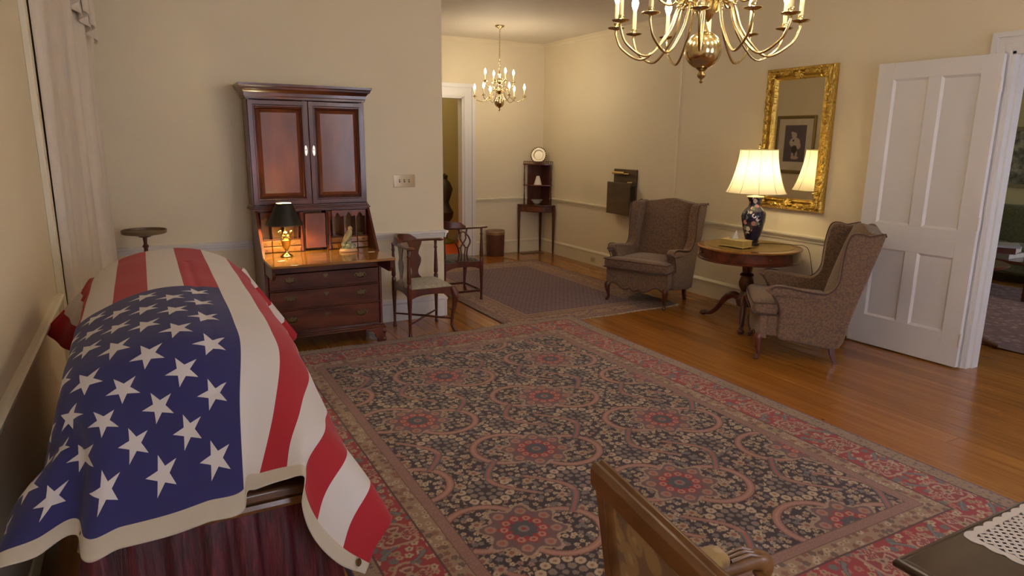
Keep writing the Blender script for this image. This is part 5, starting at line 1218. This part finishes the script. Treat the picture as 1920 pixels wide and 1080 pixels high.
MB().loft([[(x, y, z) for x, y in ((a[0], a[1]), (a[0] - 0.004, a[1] - 0.004))] + [(a[0] - 0.004, a[1] - 0.004, 0.722), (a[0], a[1], 0.722)] if False else [(a[0], a[1], 0.655), (a[0] - 0.005, a[1] - 0.005, 0.655), (a[0] - 0.005, a[1] - 0.005, 0.722), (a[0], a[1], 0.722)] for a in [(0.405 * (-1 + u) - 0.20 * math.sin(PI * u) * 0.405 * .707, -0.405 * u - 0.20 * math.sin(PI * u) * 0.405 * .707) for u in np.linspace(0.24, 0.76, 12)] for z in (0.655,)]).build('drawer', M['flame'], cs_, 0.001)
gal = MB()
for i in range(15):
    u = i / 14; k = 0.20 * math.sin(PI * u); r_ = 0.325; x_, y_ = r_ * (-1 + u) - k * r_ * .707, -r_ * u - k * r_ * .707
    if i in (0, 14) or True: gal.tube([(x_, y_, 1.366), (x_, y_, 1.398)], 0.003, 5)
gp = [((0.325 * (-1 + u) - 0.20 * math.sin(PI * u) * 0.325 * .707), (-0.325 * u - 0.20 * math.sin(PI * u) * 0.325 * .707), 0) for u in np.linspace(0, 1, 24)]
gal.tube([(x_, y_, 1.400) for x_, y_, _ in gp], 0.005, 6)
for i in range(0, 23): gal.tube([(gp[i][0], gp[i][1], 1.366), (gp[i + 1][0], gp[i + 1][1], 1.398)], 0.0025, 5)
gal.build('fretwork_gallery', M['mahog'], cs_)
def on_corner(d): return (XRF - 0.028 - d * 0.707, YF - 0.028 - d * 0.707)
x_, y_ = on_corner(0.22)
sp_ = thing('silver_plate', 'round pierced silver plate standing on top of the corner stand', 'plate', (x_, y_, 1.367), R(-45))
pm = MB().lathe([(0, 0), (0.014, -0.004), (0.022, 0.004), (0.030, 0), (0.060, 0), (0.068, 0.014), (0.084, 0.012), (0.098, 0.019), (0.068, 0.018), (0.058, 0.005), (0, 0.005)], 40)
po = pm.build('dish', M['silver'], sp_); 
rm_ = MB()
for k in range(24): a = 2 * PI * k / 24; rm_.ball((0.100 * math.cos(a), 0.100 * math.sin(a), 0.015), 0.0105, 8, 6)
rmo = rm_.build('scalloped_rim', M['oldbrass'], sp_)
for o in (po, rmo): o.rotation_euler = (R(80), 0, 0); o.location = (0, 0.02, 0.126); o.scale = (1.16, 1.16, 1.16)
MB().box(-0.05, 0.05, -0.02, 0.05, 0, 0.006).tube([(0, 0.045, 0.0), (0, 0.03, 0.10)], 0.004, 6).build('easel', M['mahog'], sp_)
x_, y_ = on_corner(0.23)
wc = thing('paper_cone', 'plain white cone-shaped shade on the middle shelf of the corner stand', 'shade', (x_, y_, 1.051))
MB().lathe([(0.062, 0), (0.060, 0.004), (0.024, 0.128), (0.020, 0.132), (0, 0.132)], 28).build('cone', plain('white_porcelain', srgb(226, 216, 200), 0.5), wc)
MB().lathe([(0.064, 0), (0.064, 0.006), (0.060, 0.006)], 28, cap=False).build('rim', plain('white_rim', srgb(214, 202, 184), 0.5), wc)
x_, y_ = on_corner(0.27)
gb = thing('glass_bowl', 'cut glass bowl on the lower shelf of the corner stand', 'bowl', (x_, y_, 0.753))
gm = N('cut_glass'); gm.set(Base_Color=(0.9, 0.9, 0.88, 1), Roughness=0.08, Transmission_Weight=0.75, IOR=1.45); M['glass'] = gm.m
MB().lathe([(0.035, 0), (0.040, 0.004), (0.052, 0.024), (0.072, 0.048), (0.080, 0.066), (0.083, 0.070), (0.078, 0.068), (0.066, 0.046), (0.046, 0.022), (0.030, 0.010), (0, 0.008)], 24).build('bowl', M['glass'], gb)
rb_ = MB()
for k in range(16): a = 2 * PI * k / 16; rb_.ball((0.080 * math.cos(a), 0.080 * math.sin(a), 0.070), 0.008, 6, 5)
rb_.build('scalloped_rim', M['glass'], gb)

wb = thing('wastebasket', 'round brown leather wastebasket with pale rim by the far wall', 'bin', (4.585, 8.975, 0))
MB().lathe([(0, 0.004), (0.128, 0.004), (0.130, 0.008), (0.140, 0.355), (0.134, 0.356), (0.124, 0.012), (0, 0.012)], 40).build('body', plain('brown_leather', srgb(104, 62, 44), 0.5, 0, 0.1, 20), wb)
MB().lathe([(0.1405, 0.352), (0.144, 0.356), (0.144, 0.384), (0.140, 0.388), (0.134, 0.386), (0.134, 0.352)], 40).build('rim_band', plain('rim_band', srgb(178, 150, 118), 0.5), wb)
MB().lathe([(0.1412, 0.330), (0.1420, 0.334), (0.1415, 0.340)], 40, cap=False).build('gilt_line', M['goldleaf'], wb)

wx = thing('wall_rack', 'dark wooden wall rack with hinged front and brass picture light on the far right wall', 'rack', (XRF, 7.04, 1.075))
M['darkoak'] = wood('dark_oak', srgb(66, 48, 32), srgb(104, 80, 54), 0.5, (1, 0.25, 1), 0.1)
MB().box(-0.022, 0, -0.235, 0.235, -0.10, 0.285).build('back_board', M['darkoak'], wx, 0.003)
MB().box(-0.125, -0.105, -0.235, 0.235, -0.29, 0.120).build('front_board', M['darkoak'], wx, 0.004)
MB().box(-0.105, -0.022, -0.225, -0.205, -0.10, 0.08).box(-0.105, -0.022, 0.205, 0.225, -0.10, 0.08).box(-0.105, -0.022, -0.225, 0.225, -0.11, -0.095).build('pocket', plain('rack_pocket', srgb(44, 32, 24), 0.6), wx)
tb_ = MB().tube([(-0.045, 0.225, 0.235), (-0.045, -0.02, 0.235)], 0.020, 14).build('light_tube', M['brass'], wx)
MB().tube([(-0.022, -0.10, 0.225), (-0.050, -0.08, 0.225), (-0.045, -0.02, 0.235)], 0.005, 8).lathe([(0.012, -0.15), (0.012, -0.02)], 10, (-0.045, 0.03, 0.227), axis='y').build('light_arm', M['brass'], wx)
MB().tube([(-0.10, -0.16, 0.128), (-0.10, -0.235, 0.128)], 0.006, 8).ball((-0.10, -0.235, 0.128), 0.012).build('latch', M['brass'], wx)

ol = thing('outlet', 'ivory power outlet low on the right baseboard beside the wing chair', 'outlet', (XRF - 0.019, 7.68, 0.075))
MB().box(-0.005, 0, -0.058, 0.058, -0.036, 0.036).build('plate', plain('ivory_plate', srgb(200, 188, 150), 0.4), ol, 0.002)
for dy in (-0.022, 0.022): MB().box(-0.0065, -0.004, dy - 0.014, dy + 0.014, -0.016, 0.016).build('socket', plain('socket_face', srgb(176, 164, 128), 0.4), ol, 0.002)
fv = thing('floor_register', 'brass floor register set in the boards by the far corner', 'vent', (5.20, 8.93, 0.0))
MB().box(-0.18, 0.18, -0.07, 0.07, 0.0003, 0.004).build('frame', plain('bronze_register', srgb(120, 96, 50), 0.4, 0.6), fv)
for k in range(10): MB().box(-0.16 + 0.033 * k, -0.147 + 0.033 * k, -0.052, 0.052, 0.0035, 0.0055).build('slat', plain('register_slat', srgb(70, 54, 30), 0.4, 0.5), fv)

# hall beyond the far doorway
cr_ = MB().box(2.6, 5.2, 9.33, 10.62, 0.0, 0.012).build('hall_carpet', plain('orange_carpet', srgb(206, 84, 26), 0.95, 0, 0.10, 40)); tag(cr_, 'bright orange hall carpet seen through the far doorway', 'rug')
hs_ = thing('plant_stand', 'dark urn on an olive plinth in the hall beyond the far doorway', 'stand', (4.36, 10.40, 0.012))
MB().lathe([(0.16, 0), (0.16, 0.03), (0.13, 0.05), (0.05, 0.09), (0.04, 0.12)], 28).build('plinth', plain('olive_plinth', srgb(120, 112, 44), 0.5), hs_)
MB().lathe([(0.04, 0.12), (0.05, 0.16), (0.035, 0.22), (0.06, 0.34), (0.13, 0.42), (0.15, 0.52), (0.10, 0.60), (0.07, 0.68), (0.11, 0.80), (0.14, 0.90), (0.10, 1.00), (0.05, 1.06), (0.06, 1.12), (0.0, 1.16)], 28).build('urn', plain('dark_bronze', srgb(66, 52, 28), 0.5), hs_)

# ================================================================== ROOM BEYOND THE RIGHT-HAND DOOR
fx = thing('added_globe_lamp', 'added globe light to brighten the hall, out of sight behind the far wall', 'lamp', (3.6, 10.0, ZC))
MB().lathe([(0.07, 0), (0.07, -0.02), (0.03, -0.03)], 20).build('canopy', M['brass'], fx); MB().ball((0, 0, -0.13), 0.10, 20, 12).build('globe', emis('fill_globe', (1.0, 0.84, 0.58, 1), 26.0), fx)  # unseen glowing globe, added to brighten the hall
fx = thing('added_globe_lamp', 'added globe light to brighten the next room, hidden above the open doorway', 'lamp', (8.0, 3.4, ZC))
MB().lathe([(0.07, 0), (0.07, -0.02), (0.03, -0.03)], 20).build('canopy', M['brass'], fx); MB().ball((0, 0, -0.13), 0.10, 20, 12).build('globe', emis('fill_globe', (1.0, 0.84, 0.58, 1), 14.0), fx)  # second added globe, out of view, lifts the light beyond the open door
er = rugmesh('area_rug', 6.33, 9.30, 0.6, 5.6, 160, 240, lambda X, Y: (lambda im: (florets(im, X, Y, np.ones(X.shape, bool), 0.06, [C_(150, 112, 110), C_(104, 72, 74), C_(170, 140, 130), C_(96, 70, 78)], C_(126, 82, 82), 71, 0.40), im)[1])(np.zeros(X.shape + (3,))), lambda X, Y: 0.010 + 0 * X, lambda X, Y: (X, Y), rugmat('room_rug_wool', 1))
tag(er, 'dusky red patterned rug in the room beyond the open door', 'rug')
sf = thing('sofa', 'olive green sofa against the far wall beyond the open door', 'sofa', (9.82, 4.3, 0), R(-90))
M['olive'] = fabric('olive_velvet', [srgb(96, 98, 66), srgb(104, 106, 72), srgb(86, 88, 58), srgb(98, 100, 68), srgb(90, 92, 62)], 30)
rbox(mb := MB(), -1.0, 1.0, -0.36, 0.42, 0.14, 0.34, 0.03); mb.build('base', M['olive'], sf, smooth=80)
for k in (-1, 0, 1): rbox(mb := MB(), -0.30 + k * 0.6, 0.30 + k * 0.6, -0.38, 0.24, 0.33, 0.47, 0.04, 0.02); mb.build('seat_cushion', M['olive'], sf, smooth=80)
rbox(mb := MB(), -0.98, 0.98, 0.18, 0.42, 0.30, 0.95, 0.06, 0.0); mb.build('backrest', M['olive'], sf, smooth=80)
for sg in (-1, 1): rbox(mb := MB(), sg * 1.06 - 0.10, sg * 1.06 + 0.10, -0.38, 0.40, 0.14, 0.64, 0.07); mb.build('arm', M['olive'], sf, smooth=80)
for dx in (-0.95, 0.95):
    for dy in (-0.30, 0.34): MB().lathe([(0.018, 0), (0.028, 0.15)], 12, (dx, dy, 0)).build('leg', M['mahog'], sf)
pa = thing('painting', 'framed grey landscape painting above the green sofa beyond the open door', 'picture', (XE - 0.003, 4.45, 1.555))
cs = [[(-d, sy * (0.52 - a), sz * (0.40 - a)) for a, d in pf] for sy, sz in ((-1, -1), (1, -1), (1, 1), (-1, 1))]
fr_ = MB(); vs = [p for c in cs for p in c]; fs = []
for i in range(4):
    for k in range(4): fs.append((i * 5 + k, ((i + 1) % 4) * 5 + k, ((i + 1) % 4) * 5 + k + 1, i * 5 + k + 1))
fr_.add(vs, fs).build('frame', plain('grey_gilt_frame', srgb(150, 140, 112), 0.4, 0.3, 0.1, 20), pa)
m = N('landscape_print'); v = m.coord('Object'); f = m.noise(v, 9, 6, 0.65)
m.set(Base_Color=m.ramp(f, [(0.35, srgb(70, 72, 62)), (0.5, srgb(128, 128, 112)), (0.62, srgb(178, 174, 152))]), Roughness=0.6)
MB().box(-0.010, -0.007, -0.47, 0.47, -0.35, 0.35).build('canvas', m.m, pa, smooth=0)
tt = thing('pedestal_table', 'dark tripod table partly hidden by the open door jamb in the next room', 'table', (6.22, 3.24, 0))
MB().lathe([(0, 0.70), (0.36, 0.70), (0.37, 0.71), (0.36, 0.722), (0, 0.722)], 40).build('top', M['mahogx'], tt)
MB().lathe([(0.03, 0.70), (0.025, 0.55), (0.045, 0.45), (0.03, 0.30), (0.05, 0.22), (0.0, 0.15)], 18).build('column', M['mahog'], tt)
for a in (R(-78), R(42), R(162)):
    c1, s1 = math.cos(a), math.sin(a)
    MB().tube(crom([(0.02 * c1, 0.02 * s1, 0.22), (0.12 * c1, 0.12 * s1, 0.20), (0.24 * c1, 0.24 * s1, 0.07), (0.38 * c1, 0.38 * s1, 0.022)], 4), 0.022, 10).build('leg', M['mahog'], tt)
ct = thing('coffee_table', 'low wooden table in front of the green sofa in the next room', 'table', (8.75, 4.15, 0.01), R(-90))
MB().box(-0.5, 0.5, -0.28, 0.28, 0.40, 0.435).build('top', M['mahogx'], ct, 0.004)
for dx in (-0.46, 0.46):
    for dy in (-0.24, 0.24): MB().box(dx - 0.025, dx + 0.025, dy - 0.025, dy + 0.025, 0, 0.40).build('leg', M['mahog'], ct, 0.003)
for k, (h_, c, w_) in enumerate(((0.055, srgb(150, 146, 150), 0.34), (0.07, srgb(112, 66, 64), 0.30), (0.025, srgb(168, 168, 176), 0.36))):
    z_ = 0.4455 + sum((0.055, 0.07, 0.025)[:k])
    b_ = thing('book', ['grey book at the bottom of the stack on the table by the green sofa', 'dull red book in the middle of the stack on the table by the green sofa', 'thin pale book on top of the stack on the table by the green sofa'][k], 'book', (8.73, 4.06, z_), R(14 * k), 'stacked books in the next room')
    MB().box(-w_ / 2, w_ / 2, -0.12, 0.12, 0.003, h_ - 0.003).build('pages', M['card'], b_)
    MB().box(-w_ / 2 - 0.004, w_ / 2 + 0.004, -0.125, 0.125, 0, 0.003).box(-w_ / 2 - 0.004, w_ / 2 + 0.004, -0.125, 0.125, h_ - 0.003, h_).box(-w_ / 2 - 0.006, -w_ / 2 - 0.002, -0.125, 0.125, 0, h_).build('cover', plain('book_cover', c, 0.5), b_)

# ================================================================== FOREGROUND: open armchair and side table
FA = thing('open_armchair', 'carved wood open armchair with tapestry upholstery in the foreground', 'armchair', (1.10, 0.83, 0.002), R(-8))
M['tap2'] = fabric('gold_tapestry', [srgb(158, 126, 72), srgb(176, 146, 92), srgb(120, 88, 54), srgb(88, 66, 44), srgb(96, 104, 92)], 16)
# local +x is forward; back plane leans
bk = lambda z: -0.215 - 0.15 * (z - 0.42)
def post(y, nm):
    p = MB(); p.loft([[(bk(z) + dx, y + dy, z) for dx, dy in ((-0.016, -0.020), (0.016, -0.020), (0.016, 0.020), (-0.016, 0.020))] for z in (0.30, 0.45, 0.7, 0.985)]); return p.build(nm, M['oakfg'], FA, 0.004)
post(0.235, 'back_post'); post(-0.235, 'back_post')
tr_ = MB()
tr_.loft([[(bk(0.985) + x, y, z) for x, z in ((-0.020, 0.945), (-0.022, 0.990), (-0.012, 1.002), (-0.004, 0.996), (0.006, 1.004), (0.018, 0.996), (0.018, 0.945))] for y in (-0.256, 0.256)])
tr_.build('top_rail', M['oakfg'], FA, 0.002)
MB().box(bk(0.5) - 0.014, bk(0.5) + 0.014, -0.22, 0.22, 0.47, 0.51).build('lower_rail', M['oakfg'], FA, 0.003)
bp = MB(); bp.loft([[(bk(z) + x, y, z) for x, y in ((-0.010, -0.185), (-0.016, 0), (-0.010, 0.185), (0.014, 0.185), (0.030, 0), (0.014, -0.185))] for z in (0.505, 0.62, 0.80, 0.945)]); bp.build('back_panel', M['tap2'], FA, 0.004)
for sg in (-1, 1):
    y = sg * 0.262
    pts = crom([(bk(0.68) + 0.01, sg * 0.235, 0.665), (-0.16, y, 0.675), (0.0, y, 0.662), (0.10, y, 0.655), (0.165, y, 0.662), (0.195, y, 0.650), (0.200, y, 0.625), (0.180, y, 0.612)], 5)
    ar = MB().tube(pts, list(np.interp(np.linspace(0, 1, len(pts)), [0, 0.3, 0.55, 0.75, 0.9, 1], [0.020, 0.022, 0.024, 0.030, 0.024, 0.012])), 12)
    for dz in (-0.014, 0, 0.014): ar.tube([(0.085, y + dz, 0.683), (0.14, y + dz * 1.1, 0.692), (0.19, y + dz * 0.9, 0.672)], 0.005, 6)
    ao = ar.build('arm', M['oakfg'], FA); ao.location.z = -0.02
    rbox(mb := MB(), -0.19, 0.075, y - 0.036, y + 0.036, 0.668, 0.716, 0.022, 0.006); mb.build('arm_pad', M['tap2'], ao, smooth=80)
    MB().tube(crom([(0.10, y, 0.645), (0.07, y, 0.58), (0.10, y, 0.50), (0.12, y * 0.98, 0.42)], 4), 0.018, 10).build('arm_support', M['oakfg'], FA)
    cabriole(l_ := MB(), (0.24, sg * 0.25, 0), (1, sg), 0.36); l_.build('front_leg', M['oakfg'], FA)
    MB().tube([(-0.28, sg * 0.22, 0.36), (-0.30, sg * 0.22, 0.18), (-0.35, sg * 0.23, 0.0)], [0.020, 0.018, 0.015], 8).build('back_leg', M['oakfg'], FA)
MB().box(-0.29, 0.26, -0.27, 0.27, 0.31, 0.37).build('seat_rail', M['oakfg'], FA, 0.006)
rbox(mb := MB(), -0.27, 0.27, -0.26, 0.26, 0.365, 0.45, 0.035, 0.025); mb.build('seat_cushion', M['tap2'], FA, smooth=80)

sd = thing('side_table', 'dark wooden side table in the lower right foreground', 'table', (1.963, 0.538, 0.0))
M['dark'] = wood('dark_stained_wood', srgb(46, 32, 24), srgb(78, 56, 40), 0.32, (0.3, 1, 1), 0.3)
tz = MB(); 
R8 = lambda e, z: [(sx * (0.445 - e), sy * (0.30 - e), z) for sx, sy in ((-1, -1), (1, -1), (1, 1), (-1, 1))]
tz.loft([R8(0.014, 0.692), R8(0.002, 0.698), R8(0.0, 0.708), R8(0.004, 0.716), R8(0.012, 0.7195), R8(0.016, 0.7165), R8(0.020, 0.72)]); tz.build('top', M['dark'], sd, 0.002)
MB().box(-0.40, 0.40, -0.26, 0.26, 0.60, 0.692).build('apron', M['dark'], sd, 0.003)
for dx in (-0.39, 0.39):
    for dy in (-0.25, 0.25): l_ = MB(); l_.loft([[(dx + a * k, dy + b_ * k, z) for a, b_ in ((-1, -1), (1, -1), (1, 1), (-1, 1))] for z, k in ((0.69, 0.022), (0.58, 0.022), (0.0, 0.014))]); l_.build('leg', M['dark'], sd, 0.003)
# lace doily, with open lattice
do = thing('lace_doily', 'white lace doily lying on the dark side table', 'doily', (1.985, 0.600, 0.7202), R(1))
M['lace'] = plain('cotton_lace', srgb(214, 206, 198), 0.9)
hd = 0.212
edge = []
n_ = 9
for k in range(4):
    a, b_ = [(-hd, -hd), (hd, -hd), (hd, hd), (-hd, hd)][k], [(hd, -hd), (hd, hd), (-hd, hd), (-hd, -hd)][k]
    for i in range(n_ * 5):
        u = i / (n_ * 5); nx, ny = (b_[1] - a[1]), -(b_[0] - a[0]); L_ = math.hypot(nx, ny); sc2 = 0.008 * abs(math.sin(PI * n_ * u))
        edge.append((a[0] + (b_[0] - a[0]) * u + nx / L_ * sc2, a[1] + (b_[1] - a[1]) * u + ny / L_ * sc2))
inner_ = [(x * 0.80, y * 0.80) for x, y in edge]
bd_ = MB(); ne = len(edge)
bd_.add([(x, y, 0.0012) for x, y in edge] + [(x * 0.90, y * 0.90, 0.0012) for x, y in edge], [(i, (i + 1) % ne, ne + (i + 1) % ne, ne + i) for i in range(ne)])
dbo = bd_.build('border', M['lace'], do, smooth=0); dbo.modifiers.new('thickness', 'SOLIDIFY').thickness = 0.001
lat = MB(); q_ = hd * 0.92
for k in range(-18, 19):
    o_ = k * 0.024
    a = max(-q_, -q_ - o_ + 0); 
    p0_, p1_ = max(-q_, -q_ - o_), min(q_, q_ - o_)
    if p1_ > p0_:
        lat.tube([(p0_, p0_ + o_, 0.0012), (p1_, p1_ + o_, 0.0012)], 0.0042, 4, 0.25); lat.tube([(p0_, -p0_ - o_, 0.0012), (p1_, -p1_ - o_, 0.0012)], 0.0045, 4, 0.25)
for (cx_, cy_) in ((0, 0), (-0.1, -0.1), (0.1, -0.1), (0.1, 0.1), (-0.1, 0.1), (-0.15, 0), (0.15, 0), (0, 0.15), (0, -0.15)):
    lat.add([(cx_ + 0.032 * a, cy_ + 0.032 * b_, 0.0016) for a, b_ in ((-1, 0), (0, -1), (1, 0), (0, 1))], [(0, 1, 2, 3)])
lat.build('lattice', M['lace'], do, smooth=0)
